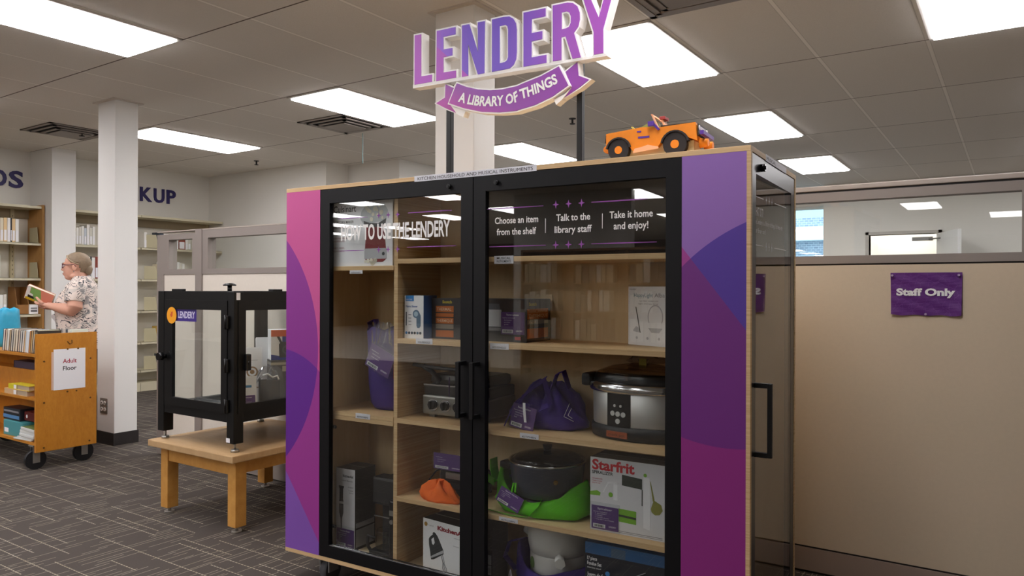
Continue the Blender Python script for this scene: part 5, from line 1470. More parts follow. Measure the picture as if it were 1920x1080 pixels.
# ------------------------------------------------------------------ book trolley
TX0, TX1, TY0, TY1 = -6.80, -5.45, 2.352, 2.752
tr_ = thing('book_trolley', 'oak book trolley with an Adult Floor notice on its end panel', 'trolley', (0, 0, 0))
for a, b in ((TX1 - .022, TX1), (TX0, TX0 + .022)): MB().box(a, b, TY0, TY1, .122, .922, bev=.003).build('end_panel', M_oak, tr_)
for z in (.185, .487): 
    MB().box(TX0 + .022, TX1 - .022, TY0 + .008, TY1 - .008, z - .018, z).build('shelf', M_oak, tr_)
MB().box(TX0 + .022, TX1 - .022, TY0 + .008, TY1 - .008, .765, .785).build('top_shelf', M_oak, tr_)
MB().box(TX0 + .022, TX1 - .022, (TY0 + TY1) / 2 + .02, (TY0 + TY1) / 2 + .036, .185, .765).build('centre_board', M_oak, tr_)
MB().box(TX0 + .022, TX1 - .022, TY0 + .10, TY0 + .118, .487, .643).build('shelf_step', M_oak, tr_)
MB().box(TX0 + .022, TX1 - .022, TY0 + .10, (TY0 + TY1) / 2 + .02, .643, .655).build('shelf_step', M_oak, tr_)
m = MB()
for y, z in ((TY0 + .05, .735), (TY1 - .045, .735), (TY0 + .05, .455), (TY1 - .045, .455), (TY0 + .05, .15), (TY1 - .05, .15), ((TY0 + TY1) / 2 + .0, .81), ((TY0 + TY1) / 2 + .07, .81), ((TY0 + TY1) / 2, .515), ((TY0 + TY1) / 2 + .06, .515)):
    MB().cyl((TX1, y, z), (TX1 + .004, y, z), .006, seg=10).build('screw', P('screw_brass', '6b4a22', .4, .5), tr_)
m = MB(); m.tube([(TX1 + .002, 2.55, .865), (TX1 + .004, 2.565, .845), (TX1 + .004, 2.58, .85), (TX1 + .002, 2.58, .872)], .003, 6)
m.build('hook', P('screw_brass', '6b4a22', .4, .5), tr_)
o = MB().box(TX1, TX1 + .0012, 2.462, 2.672, .532, .812).build('paper_notice', M_paper, tr_)
m = MB(); m.box(TX1 + .0005, TX1 + .0016, 2.448, 2.460, .535, .795); m.build('notice_edge', P('pink_edge', 'd9b8a4', .6), o)
lettering('lettering', [dict(s='Adult', o=(TX1 + .0013, 2.567, .714), r=(0, 1, 0), u=(0, 0, 1), w=.092, h=.030, weight=.015, anchor='c')], M_red, o)
lettering('lettering', [dict(s='Floor', o=(TX1 + .0013, 2.567, .664), r=(0, 1, 0), u=(0, 0, 1), w=.090, h=.030, weight=.015, anchor='c')], M_ink, o)
for x, y in ((TX1 - .06, TY0 + .03), (TX1 - .06, TY1 - .055), (TX0 + .09, TY0 + .035), (TX0 + .09, TY1 - .055)):
    m = MB(); m.box(x - .05, x + .02, y - .03, y + .03, .158, .1665); m.box(x - .042, x - .036, y - .02, y + .02, .05, .158); m.box(x, x + .006, y - .022, y + .022, .045, .158)
    c = m.build('caster', P('caster_steel', 'a7a49e', .35, .7), tr_)
    m = MB(); m.cyl((x - .034, y, .066), (x - .002, y, .066), .066, seg=28); m.build('wheel', P('black_rubber', '17171a', .5), c)

# books: cover and page block
def book(label, w, h, t_, cov, loc, rot=(0, 0, 0), pages='e6dfcc', group=None, spine=None, cat='book', fore=False):
    """spine faces local -y, w deep along +y, t_ thick along x, h tall"""
    b = thing('book', label, cat, loc, 0, group); b.rotation_euler = rot
    m = MB(); c = .0022
    s0 = w - .003 if fore else 0
    m.box(0, t_, s0, s0 + .003, 0, h); m.box(0, c, 0 if fore else .003, w - (.003 if fore else 0), 0, h); m.box(t_ - c, t_, 0 if fore else .003, w - (.003 if fore else 0), 0, h)
    m.build('cover', P('cover_' + cov, cov, .5), b)
    MB().box(c, t_ - c, .003, w - .004, .003, h - .003).build('pages', P('pages_' + pages, pages, .8), b)
    if spine:
        MB().box(t_ * .12, t_ * .88, -.0006, 0, h * .06, h * spine).build('spine_label', M_paper, b)
    return b
# top of the trolley: leaning row, fore edges towards the front
x = TX1 - .030
row = [('e3d8b8', .030, .218, 'cover with grey pictures and white lettering', '3b3936'), ('efe4d0', .018, .214, 'thin cream paperback', '6b5a42'), ('e2bf86', .022, .212, 'tan edged hardback', '5d4a35'), ('dba66b', .016, .205, 'orange tan paperback', 'b87a3e'), ('dfe3e6', .042, .212, 'thick white hardback', 'c9d2d6'), ('e8d3b0', .016, .20, 'slim peach paperback', 'caa47a'), ('ece6da', .026, .208, 'cream hardback with dark boards', '2b3440'), ('e9e4d8', .022, .204, 'pale grey hardback', '8a8a86'), ('d9c7b0', .026, .214, 'dark purple brown hardback', '44363e'), ('eadfca', .03, .21, 'tan hardback at the photo edge', '9a8464'), ('e5dcc8', .028, .215, 'second hardback from the photo edge', '2f3a44'), ('e9e2d2', .024, .21, 'cream paged hardback with navy boards', '262c3c'), ('d8c4a0', .02, .205, 'aged tan paperback', '7c6242'), ('ebe7de', .03, .212, 'white paged hardback', 'b9b4a8'), ('e2d6bd', .024, .208, 'cream paperback', '6e2f2a'), ('e9e4d8', .026, .21, 'pale hardback', '41525a')]
tilt = radians(9)
names = ['nearest the notice panel', 'second from the notice panel', 'third from the notice panel', 'fourth from the notice panel', 'fifth from the notice panel', 'sixth from the notice panel', 'seventh from the notice panel', 'eighth from the notice panel', 'ninth from the notice panel', 'tenth from the notice panel', 'eleventh from the notice panel', 'twelfth from the notice panel', 'thirteenth from the notice panel', 'fourteenth from the notice panel', 'fifteenth from the notice panel', 'sixteenth from the notice panel']
x -= .012
for (pg, tk, hh, lab, cov), nm in zip(row, names):
    tk *= 1.2
    x -= tk + .0025
    b = book(lab + ' on the trolley top, ' + nm, .15, hh * .74, tk, cov, (x, TY0 + .02, .7855 + .003), (0, tilt, 0), pg, 'leaning books on the trolley top', None, 'book', not nm.startswith('nearest'))
    if nm.startswith('nearest'):
        m = MB(); m.prism([(.004, .004), (tk - .004, .004), (tk - .004, .15), (.004, .15)], [], (0, -.0006, 0), R_, U_, .0004)
        m.build('spine_picture', P('cover_grey_photo', '7d7a6e', .5, var=.8, vscale=60), b)
        lettering('lettering', [dict(s='SAVING', o=(tk * .75, -.0012, .02), r=(0, 0, 1), u=(-1, 0, 0), w=.085, h=.014, weight=.02)], M_paper, b)
        x -= .004
def flat_book(label, x, y, z, w, l, th, cov, rz=0.0, pages='e6dfcc', cat='book', group=None):
    b = thing('book', label, cat, (x, y, z), rz, group)
    m = MB(); m.box(0, w, 0, l, 0, .002); m.box(0, w, 0, l, th - .002, th); m.box(0, .003, 0, l, 0, th); m.build('cover', P('cover_' + cov, cov, .45), b)
    MB().box(.003, w - .003, .003, l - .003, .002, th - .002).build('pages', P('pages_' + pages, pages, .8), b)
    return b
flat_book('dark blue glossy book lying flat behind the leaning row', -5.83, 2.56, .7855, .24, .16, .030, '56627a', radians(3))
flat_book('pale book with a blue cover picture lying open on the trolley', -5.72, 2.575, .7855 + .0305, .20, .14, .022, 'a9bccb', radians(-6))
flat_book('long orange edged book lying flat at the trolley back', -6.04, 2.56, .7855, .30, .15, .045, 'b4703f', radians(0))
for k, (c, dx, lab) in enumerate((('dfe8dc', .0, 'pale green and white book standing behind the notice panel top'), ('e9e6da', .032, 'cream book standing behind the notice panel top, second along'), ('4c5560', .064, 'dark grey book standing behind the notice panel top, third along'))):
    book(lab, .11, .155, .028, c, (-5.515 - dx, 2.60, .7855 + .0), (0, 0, 0), 'efece2')
t = thing('plastic_bag', 'bright blue plastic bag on the trolley top at the left edge', 'bag', (-6.43, 2.57, .7855))
m = MB(); tote(m, [(.10, .0), (.115, .05), (.112, .13), (.105, .23), (.098, .28), (.07, .292)], 61, .02, 40, 1.0, .75, 7); m.build('film', P('blue_plastic', '35a9cf', .35, var=.15, vscale=30), t)
t.location.z = .785
# middle shelf
flat_book('thick grey purple binder lying on the raised trolley step', -6.05, 2.462, .6553, .36, .098, .050, '4a3c4c', 0, '4a3c4c')
fb1 = flat_book('book with pale tan spine lying under the yellow one', -5.95, 2.363, .4873, .34, .085, .037, 'd3a877', 0, 'b9a58c')
fb2 = flat_book('book with bright yellow spine on the middle trolley shelf', -5.90, 2.368, .5245, .31, .08, .034, 'd9cc2f', 0, 'b9a58c')
for b_, c_, w_2, h_ in ((fb1, 'd9b184', .19, .037), (fb2, 'd9cc2f', .13, .034)):
    MB().box(.0, w_2, -.0008, 0, .002, h_ - .002).build('spine_band', P('spine_' + c_, c_, .45), b_)
    MB().box(w_2 - .045, w_2 - .005, -.0014, -.0008, .004, h_ - .004).build('spine_label', M_paper, b_)
# bottom shelf
def slab(name, label, cat, x, y, z, w, l, h, mat, rz=0.0):
    t = thing(name, label, cat, (x, y, z), rz); MB().box(0, w, 0, l, 0, h, bev=.004).build('body', mat, t); return t
t = slab('storage_box', 'teal box on the bottom trolley shelf', 'box', -6.02, 2.385, .1855, .30, .12, .105, P('teal_box', '4f9aa0', .45)); m = MB(); m.box(.02, .08, -.001, 0, .02, .05); m.build('label_patch', M_paper, t)
slab('storage_box', 'small teal box beside the magazines on the bottom trolley shelf', 'box', -5.705, 2.46, .1855, .22, .08, .115, P('teal_box2', '5aa9ae', .45))
t = slab('storage_box', 'dark red box stacked on the teal boxes', 'box', -5.78, 2.42, .302, .26, .10, .062, P('dark_red_box', '5f1a18', .4)); m = MB(); m.cyl((.04, -.001, .03), (.04, 0, .03), .012); m.build('label_patch', M_paper, t)
t = slab('storage_box', 'black and blue case on the teal box at the photo edge', 'box', -6.06, 2.40, .291, .26, .11, .085, P('black_blue_case', '25282e', .4)); m = MB(); m.box(0, .25, -.001, 0, .012, .036); m.build('blue_band', P('case_blue_band', '5b8fc0', .5), t); m = MB(); m.box(.01, .24, -.001, 0, .055, .068); m.build('grey_band', M_grey, t)
mg = 'magazines on the bottom trolley shelf'
for k, (lab, z, dx, dy, rz, c) in enumerate((('lowest magazine, sliding off the bottom trolley shelf', .1855, -.03, -.016, .10, 'c6cbd0'), ('grey magazine second from the bottom of the pile', .1965, .0, -.004, .03, '7f868c'), ('white folded magazine in the middle of the pile', .2080, .02, .0, -.02, 'dfe2e4'), ('white magazine under the green topped one', .2300, .025, .002, .04, 'd3d6d8'), ('magazine with green and black cover on top of the pile', .2520, .03, .005, -.05, '6f7f45'))):
    h = .010 if k < 2 else .021
    b = thing('magazine', lab, 'magazine', (-5.74 + dx, 2.362 + dy, z), rz, mg)
    m = MB(); m.box(0, .22, 0, .085, 0, h, bev=min(.004, h * .3)); m.build('pages', P('pages_white', 'dcdcd8', .6), b)
    MB().box(.002, .218, .002, .083, h, h + .0006).build('cover', P('mag_' + c, c, .4), b)
# ------------------------------------------------------------------ bookcases along the left wall
XW, XS = XL, -8.62
def bookcase(name, label, y0, y1, zs, wood_end=None, uprights=()):
    t = thing(name, label, 'bookcase', (XW, y0, 0))
    w = y1 - y0; d = XS - XW
    MB().box(.002, .012, 0, w, .05, 2.08).build('back_panel', P('bookcase_back', 'd8d3c6', .6), t)
    MB().box(.012, d + .01, 0, w, 2.075, 2.10).build('canopy', M_shelf, t)
    MB().box(.012, .035, 0, w, 1.98, 2.075).build('crown_rail', P('crown_rail_tan', '96866a', .5), t)
    for y in uprights:
        m = MB(); m.box(.012, .050, y - y0 - .018, y - y0 + .018, 0, 2.075)
        m.build('upright', P('upright_beige', 'b9ad8d', .5), t)
        m = MB()
        for k in range(40): m.box(.0495, .0506, y - y0 - .004, y - y0 + .004, .12 + k * .048, .138 + k * .048)
        m.build('slot', P('slot_shadow', '6f6750', .7), t)
    for z in zs:
        m = MB(); m.box(.04, d, .003, w - .003, z - .004, z); m.box(d - .006, d, .003, w - .003, z - .026, z); m.build('shelf', M_shelf, t)
    MB().box(.03, d, 0, w, 0, .10).build('plinth', M_shelf, t)
    if wood_end:
        for a in wood_end: MB().box(0, d + .03, a - y0, a - y0 + .022, 0, 2.115, bev=.002).build('end_panel', M_oakend, t)
    return t
ZS = (1.716, 1.340, .957)
bookcase('bookcase', 'beige bookcase with oak end panel at the left edge of the photo', 2.30, 3.772, (1.708, 1.335, .952, .56, .12), (3.765, 2.28), (3.60, 2.45))
ZM = (1.716, 1.338, .962, .586, .252)
bookcase('bookcase', 'beige metal bookcase behind the person and the white column', 4.042, 4.86, ZM, None, (4.10, 4.83))
bookcase('bookcase', 'beige metal bookcase right of the white column under the KUP letters', 4.865, 5.955, ZM, None, (4.90, 5.92))

CL = {'e6dcc2': 'cream', 'e9c893': 'pale orange', 'f0eee8': 'white', 'd7d3c6': 'ivory', 'b8a88a': 'tan', '45505c': 'dark blue', '8a3b2c': 'red brown', 'c8cfd6': 'pale grey', '30302f': 'black', 'd8b65a': 'yellow'}
ORD = ['first', 'second', 'third', 'fourth', 'fifth', 'sixth', 'seventh', 'eighth', 'ninth', 'tenth', 'eleventh', 'twelfth', 'thirteenth', 'fourteenth']
protos = {}
def shelf_book(cov, w, h, loc, label, group):
    """spine towards the room (+X): a shared pattern per colour, scaled copies"""
    if cov not in protos:
        b = book(label, .17, .24, .03, cov, loc, (0, 0, pi / 2), 'ece7d9', group, .5)
        protos[cov] = b
    else:
        b = dup(protos[cov], loc, None, label, group)
        b.rotation_euler = (0, 0, pi / 2)
    b.scale = (w / .03, 1, h / .24)
    return b
def book_row(y0, z, items, where, group, lead='from the left'):
    y = y0
    for i, (c, w, h) in enumerate(items):
        # local +x runs along +Y, local -y faces +X
        shelf_book(c, w, h, (XS - .05, y, z), '%s book, %s on %s' % (CL[c], ORD[i], where), group)
        y += w + .0035
    return y
A = 'top shelf at the left edge'
book_row(3.30, 1.708, [('e9c893', .05, .25), ('f0eee8', .026, .24), ('8a3b2c', .012, .252), ('e6dcc2', .028, .245), ('e9c893', .03, .25), ('f0eee8', .028, .25), ('30302f', .010, .25), ('e9c893', .028, .245), ('f0eee8', .03, .243)], 'the oak ended bookcase top shelf', A)
book_row(3.30, 1.335, [('f0eee8', .035, .24), ('d7d3c6', .03, .24), ('f0eee8', .028, .235)], 'the oak ended bookcase second shelf', 'second shelf at the left edge')
book_row(3.36, .952, [('e6dcc2', .03, .21), ('f0eee8', .032, .205), ('d7d3c6', .03, .21)], 'the oak ended bookcase third shelf', 'third shelf at the left edge')
G2 = 'books on the shelf behind the person'
book_row(4.125, 1.716, [('e6dcc2', .020, .30), ('f0eee8', .026, .19), ('d7d3c6', .024, .20), ('f0eee8', .026, .21), ('c8cfd6', .024, .19), ('f0eee8', .03, .23), ('d7d3c6', .026, .20), ('f0eee8', .026, .21)], 'the bookcase left of the column, top shelf', G2)
book_row(4.245, 1.338, [('8a3b2c', .018, .25), ('f0eee8', .034, .245), ('30302f', .012, .25), ('f0eee8', .034, .24), ('8a3b2c', .03, .25)], 'the shelf behind the person head', 'books behind the person head')
G3 = 'books on the bookcase right of the column'
book_row(4.93, 1.716, [('f0eee8', .034, .19), ('d7d3c6', .03, .19)], 'the top shelf right of the column', G3)
book_row(5.125, 1.716, [('45505c', .05, .20), ('f0eee8', .028, .19), ('f0eee8', .03, .185), ('d7d3c6', .028, .17), ('f0eee8', .03, .175), ('c8cfd6', .028, .165), ('f0eee8', .03, .17), ('8a3b2c', .09, .19), ('f0eee8', .034, .16), ('d7d3c6', .034, .15)], 'the column side top shelf after the bookend', G3)
book_row(5.13, 1.338, [('e6dcc2', .05, .19), ('f0eee8', .036, .22), ('f0eee8', .03, .22), ('d7d3c6', .03, .22), ('f0eee8', .03, .215), ('c8cfd6', .03, .21), ('f0eee8', .03, .22), ('d7d3c6', .03, .21), ('f0eee8', .03, .2)], 'the second shelf right of the column', G3)
book_row(5.13, .962, [('d7d3c6', .06, .18), ('f0eee8', .04, .20), ('f0eee8', .032, .20)], 'the third shelf right of the column', G3)
book_row(5.13, .586, [('d8b65a', .06, .18), ('f0eee8', .045, .19), ('d7d3c6', .03, .19)], 'the fourth shelf right of the column', G3)
book_row(5.16, .252, [('45505c', .05, .17), ('f0eee8', .036, .20)], 'the fifth shelf right of the column', G3)
# angled metal bookends
def bookend(y, z, label, rz=0.0):
    t = thing('bookend', label, 'bookend', (XS - .02, y, z), rz)
    m = MB(); m.prism([(0, 0), (-.20, 0), (-.20, .17), (-.03, .17), (0, .0)], [], (0, 0, 0), (1, 0, 0), (0, 0, 1), .003); m.build('plate', M_shelfd, t)
    MB().box(-.20, 0, 0, .10, 0, .002).build('foot', M_shelfd, t)
for z, l in ((1.708, 'top'), (1.335, 'second')): bookend(3.745, z, 'beige metal bookend against the oak end panel, %s shelf' % l)
for k, z in enumerate(ZM):
    t = thing('bookend', 'slanted beige shelf divider plate right of the column, %s shelf' % ORD[k], 'bookend', (XS - .03, 5.0 if k else 5.005, z), radians(68))
    m = MB(); m.prism([(0, 0), (.155, 0), (.125, .16), (0, .16)], [], (-.07, 0, 0), (1, 0, 0), (0, 0, 1), .003); m.build('plate', M_shelfd, t)
    MB().box(-.07, .085, 0, .06, 0, .002).build('foot', M_shelfd, t)
# magazine files on the third shelf of the oak ended bookcase
t = thing('magazine_file', 'brown card magazine file on the third shelf by the oak panel', 'magazine file', (XS - .06, 3.555, .952), 0)
m = MB(); m.prism([(0, 0), (-.20, 0), (-.20, .29), (-.06, .29), (0, .10)], [], (0, .115, 0), (1, 0, 0), (0, 0, 1), .004); m.prism([(0, 0), (-.20, 0), (-.20, .29), (-.06, .29), (0, .10)], [], (0, .004, 0), (1, 0, 0), (0, 0, 1), .004); m.box(-.2, -.196, 0, .115, 0, .29); m.box(-.2, 0, 0, .115, 0, .004); m.box(-.004, 0, 0, .115, 0, .10)
m.build('file_body', P('brown_card', '9a6a35', .6), t)
t = thing('small_carton', 'small white printed carton beside the brown magazine file', 'box', (XS - .06, 3.672, .9525), 0)
MB().box(-.12, 0.02, 0, .085, 0, .10, bev=.002).build('carton', WC, t)
m = MB(); m.box(.0202, .0208, .012, .074, .02, .045); m.box(.0202, .0208, .012, .074, .055, .068); m.build('printed_band', P('print_mid_grey', '77777b', .5), t)

# ------------------------------------------------------------------ the person sorting books
def person():
    base = CAM + ray(155, 540) * 6.35
    px, py = base.x, base.y
    face = 226.0
    t_loc = (px, py, 0); rz = radians(face)
    # local axes: x forward, y towards her left (the camera side), z up
    m = MB(); bm = m.bm
    def loft(rings, cap=True):
        """rings: (centre, semi axis along a, semi axis along b, a, b)"""
        R = []
        for c, ra, rb, a, b in rings:
            c, a, b = Vector(c), Vector(a).normalized(), Vector(b).normalized()
            R.append([bm.verts.new(c + a * (ra * cos(q)) + b * (rb * sin(q))) for q in [2 * pi * i / 20 for i in range(20)]])
        for A_, B_2 in zip(R, R[1:]):
            for i in range(20): bm.faces.new([A_[i], A_[(i + 1) % 20], B_2[(i + 1) % 20], B_2[i]])
        bm.faces.new(list(reversed(R[0]))); bm.faces.new(R[-1])
    X, Y, Z = Vector((1, 0, 0)), Vector((0, 1, 0)), Vector((0, 0, 1))
    def limb(pts):
        rings = []
        for i, (p, r) in enumerate(pts):
            p = Vector(p); d = (Vector(pts[min(i + 1, len(pts) - 1)][0]) - Vector(pts[max(i - 1, 0)][0])).normalized()
            a = d.orthogonal().normalized(); 
            ref = Y if abs(d.dot(Y)) < .8 else X
            a = (ref - d * ref.dot(d)).normalized(); b = d.cross(a)
            rings.append((p, r, r, a, b))
        loft(rings)
    # trunk
    loft([((0, 0, .70), .14, .175, X, Y), ((0, 0, .80), .150, .185, X, Y), ((.012, 0, .92), .150, .180, X, Y), ((.03, 0, 1.04), .145, .170, X, Y), ((.03, 0, 1.12), .130, .165, X, Y), ((.012, 0, 1.19), .100, .160, X, Y), ((.0, 0, 1.245), .066, .115, X, Y), ((.0, 0, 1.30), .050, .060, X, Y)])
    loft([((.0, 0, 1.27), .062, .066, X, Y), ((.018, 0, 1.33), .056, .058, X, Y), ((.035, 0, 1.37), .056, .054, X, Y), ((.045, 0, 1.40), .05, .05, X, Y)])
    # legs and feet
    for s in (-1, 1):
        limb([((0, s * .095, .80), .105), ((.005, s * .097, .62), .092), ((.01, s * .098, .46), .066), ((-.005, s * .098, .32), .064), ((-.015, s * .098, .12), .045), ((-.015, s * .098, .03), .042)])
        loft([((-.065, s * .10, .035), .026, .03, Z, Y), ((-.02, s * .10, .042), .04, .040, Z, Y), ((.06, s * .102, .034), .032, .044, Z, Y), ((.135, s * .104, .024), .022, .036, Z, Y), ((.155, s * .104, .02), .012, .02, Z, Y)])
    # head: skull, face wedge, jaw, nose, ear
    hc = Vector((.052, 0, 1.428))
    m.ball(hc + Vector((-.012, 0, .018)), (.098, .078, .088), 24)
    m.ball(hc + Vector((.035, 0, -.045)), (.060, .060, .078), 20)
    m.ball(hc + Vector((.048, 0, -.100)), (.040, .040, .030), 16)
    m.ball(hc + Vector((-.002, .0, -.095)), (.06, .062, .035), 16)
    loft([(hc + Vector((.080, 0, .0)), .010, .008, X, Y), (hc + Vector((.093, 0, -.025)), .016, .011, X, Y), (hc + Vector((.103, 0, -.042)), .018, .016, X, Y), (hc + Vector((.088, 0, -.054)), .010, .015, X, Y)])
    m.ball(hc + Vector((.090, 0, -.072)), (.010, .022, .008), 12); m.ball(hc + Vector((.086, 0, -.085)), (.011, .02, .008), 12)
    m.ball(hc + Vector((.080, .03, .012)), (.012, .020, .008), 10); m.ball(hc + Vector((.080, -.03, .012)), (.012, .020, .008), 10)
    for s in (-1, 1): m.ball(hc + Vector((-.012, s * .077, -.022)), (.020, .010, .030), 12)
    # arms: short sleeves, elbows at the side, forearms forward holding the book
    for s in (1, -1):
        sh = (-.005, s * .180, 1.22); el = (-.025, s * .255, 1.045)
        wr = (.205, s * .145, 1.085) if s > 0 else (.215, s * .06, 1.06)
        e = Vector(el); w = Vector(wr)
        limb([((.0, s * .13, 1.225), .045), (sh, .056), ((-.012, s * .218, 1.15), .058), (tuple(e + Vector((.0, 0, .03))), .058), (tuple(e + (w - e) * .12), .052), (tuple(e + (w - e) * .4), .047), (tuple(e + (w - e) * .75), .035), (wr, .027), (tuple(w + (w - e).normalized() * .02), .026)])
        d = (w - e).normalized(); side = Vector((0, -s, 0)); side = (side - d * side.dot(d)).normalized(); up = Vector((0, 0, 1)); up = (up - d * up.dot(d)).normalized()
        pc = w + d * .02
        loft([(pc, .018, .026, up, side), (pc + d * .03, .018, .036, up, side), (pc + d * .062, .016, .040, up, side), (pc + d * .075, .012, .036, up, side)])
        # four fingers under the book, thumb along its face
        for k, (o_, ln) in enumerate(((-.030, .060), (-.010, .070), (.010, .066), (.029, .052))):
            b0 = pc + d * .066 + side * (-o_)
            lift = .004 if s > 0 else -.004
            limb([(tuple(b0), .0095), (tuple(b0 + d * ln * .45 + up * lift), .0088), (tuple(b0 + d * ln * .8 + side * .012 + up * .008), .0080), (tuple(b0 + d * ln + side * .018 + up * .016), .0065)])
        th0 = pc + d * .02 - side * .026 + up * .010
        limb([(tuple(th0), .013), (tuple(th0 + d * .03 - side * .012 + up * .022), .0112), (tuple(th0 + d * .055 - side * .010 + up * .038), .0095), (tuple(th0 + d * .068 - side * .006 + up * .044), .0075)])
    bmesh.ops.recalc_face_normals(bm, faces=bm.faces)
    raw = m.build('person', P('skin', 'd9a58f', .55, var=.06, vscale=20, spec=.3))
    rm = raw.modifiers.new('r', 'REMESH'); rm.mode = 'VOXEL'; rm.voxel_size = .0052; rm.use_smooth_shade = True
    sm = raw.modifiers.new('s', 'SMOOTH'); sm.iterations = 3; sm.factor = .5
    dg = bpy.context.evaluated_depsgraph_get(); dg.update()
    me = bpy.data.meshes.new_from_object(raw.evaluated_get(dg))
    mats = list(raw.data.materials); raw.modifiers.clear(); old = raw.data; raw.data = me; bpy.data.meshes.remove(old)
    if not me.materials: me.materials.append(mats[0])
    for p in me.polygons: p.use_smooth = True
    raw.location = t_loc; raw.rotation_euler = (0, 0, rz)
    tag(raw, 'person in a patterned short sleeved blouse reading beside the book trolley', 'person')
    # clothing
    def cloth_mat():
        tt = NT('patterned_blouse'); co = tt.coord()
        nz = tt.n('ShaderNodeTexNoise'); nz.inputs['Scale'].default_value = 9; nz.inputs['Detail'].default_value = 2; tt.link(co, nz.inputs['Vector'])
        v = tt.n('ShaderNodeVectorMath', operation='ADD'); tt.link(co, v.inputs[0])
        sc_ = tt.n('ShaderNodeVectorMath', operation='SCALE'); tt.link(nz.outputs['Color'], sc_.inputs[0]); sc_.inputs['Scale'].default_value = .16; tt.link(sc_.outputs[0], v.inputs[1])
        w = tt.n('ShaderNodeTexWave'); w.wave_type = 'RINGS'; w.inputs['Scale'].default_value = 17; w.inputs['Distortion'].default_value = 9; w.inputs['Detail'].default_value = 2; tt.link(v.outputs[0], w.inputs['Vector'])
        f1 = tt.math('MULTIPLY', tt.math('GREATER_THAN', w.outputs['Fac'], .84), tt.math('GREATER_THAN', tt.noise(co, 14, 1), .47))
        f2 = tt.math('MULTIPLY', tt.math('GREATER_THAN', tt.noise(v.outputs[0], 16, 2), .60), .75)
        c = tt.mix(tt.math('GREATER_THAN', tt.noise(co, 11, 2), .55), lin('e2d3c9'), lin('cdc3bb'))
        c = tt.mix(f2, c, lin('7d7b7d')); c = tt.mix(f1, c, lin('3a3b42'))
        tt.col(c); return tt.set(Roughness=.8)
    MBL = cloth_mat()
    m2 = MB(); bm = m2.bm
    def loft2(rings, n=32):
        R = []
        for c, ra, rb, a, b in rings:
            c, a, b = Vector(c), Vector(a).normalized(), Vector(b).normalized()
            R.append([bm.verts.new(c + a * (ra * cos(q)) + b * (rb * sin(q))) for q in [2 * pi * i / n for i in range(n)]])
        for A_, B_2 in zip(R, R[1:]):
            for i in range(n): bm.faces.new([A_[i], A_[(i + 1) % n], B_2[(i + 1) % n], B_2[i]])
        bm.faces.new(list(reversed(R[0]))); bm.faces.new(R[-1])
    loft2([((0, 0, .72), .180, .215, X, Y), ((.0, 0, .82), .182, .218, X, Y), ((.012, 0, .92), .180, .212, X, Y), ((.03, 0, 1.04), .174, .198, X, Y), ((.035, 0, 1.12), .166, .200, X, Y), ((.018, 0, 1.195), .136, .200, X, Y), ((.0, 0, 1.258), .098, .160, X, Y), ((.0, 0, 1.315), .075, .10, X, Y), ((.006, 0, 1.335), .062, .066, X, Y)])
    for s in (1, -1):
        loft2([((.0, s * .10, 1.245), .078, .070, X, Z), ((-.002, s * .180, 1.22), .078, .074, Vector((1, 0, 0)), Vector((0, s * .5, .85))), ((-.010, s * .212, 1.165), .075, .077, X, Vector((0, .9, .25 * s))), ((-.014, s * .230, 1.115), .074, .076, X, Vector((0, .95, .2 * s)))], 28)
    raw2 = m2.build('blouse', MBL)
    rm = raw2.modifiers.new('r', 'REMESH'); rm.mode = 'VOXEL'; rm.voxel_size = .007; rm.use_smooth_shade = True
    sm = raw2.modifiers.new('s', 'SMOOTH'); sm.iterations = 4; sm.factor = .5
    dg = bpy.context.evaluated_depsgraph_get(); dg.update()
    me2 = bpy.data.meshes.new_from_object(raw2.evaluated_get(dg)); raw2.modifiers.clear(); raw2.data = me2
    if not me2.materials: me2.materials.append(MBL)
    for p in me2.polygons: p.use_smooth = True
    raw2.parent = raw
    # trousers and shoes
    m3 = MB(); bm = m3.bm
    loft2([((0, 0, .66), .135, .20, X, Y), ((0, 0, .76), .165, .205, X, Y), ((0, 0, .86), .165, .203, X, Y)])
    for s in (-1, 1):
        loft2([((0, s * .095, .80), .118, .105, X, Y), ((.005, s * .097, .62), .106, .100, X, Y), ((.01, s * .098, .44), .082, .080, X, Y), ((-.008, s * .098, .25), .078, .076, X, Y), ((-.012, s * .098, .07), .070, .066, X, Y)])
    m3.build('trousers', P('dark_trousers', '26262b', .8), raw)
    for s in (-1, 1):
        m4 = MB(); bm = m4.bm
        loft2([((-.085, s * .10, .035), .030, .03, Z, Y), ((-.02, s * .10, .045), .045, .046, Z, Y), ((.06, s * .102, .038), .037, .050, Z, Y), ((.14, s * .104, .028), .027, .042, Z, Y), ((.17, s * .104, .022), .014, .024, Z, Y)], 20)
        m4.build('shoe', P('black_shoe', '19191b', .5), raw)
    # hair: fair, drawn back behind the ear
    hm = MB()
    def hf(p, tt, k): return p
    HM = P('fair_hair', '8c7861', .6, var=.25, vscale=60)
    bm = hm.bm
    res = bmesh.ops.create_uvsphere(bm, u_segments=40, v_segments=28, radius=1)
    ck = hc + Vector((-.014, 0, .020))
    kill = []
    for v in bm.verts:
        p = v.co.copy()
        q = Vector((p.x * .103, p.y * .0835, p.z * .0905))
        if p.x < -.1 and p.z < .2: q.z -= .010 * (.2 - p.z); q.x -= .004
        q += ck
        v.co = q
        r = q - hc
        # open over the face: everything in front of a slanted hair line
        if r.x > .020 + (r.z - .0) * .62 and r.z < .088 - .25 * max(0, r.x - .05) and r.x > .005: kill.append(v)
        elif r.z < -.062 and r.x > -.035: kill.append(v)
        elif r.z < .012 and abs(r.y) > .03 and -.045 < r.x: kill.append(v)
    bmesh.ops.delete(bm, geom=kill, context='VERTS')
    for f in bm.faces: f.smooth = True
    ho = hm.build('hair', HM, raw)
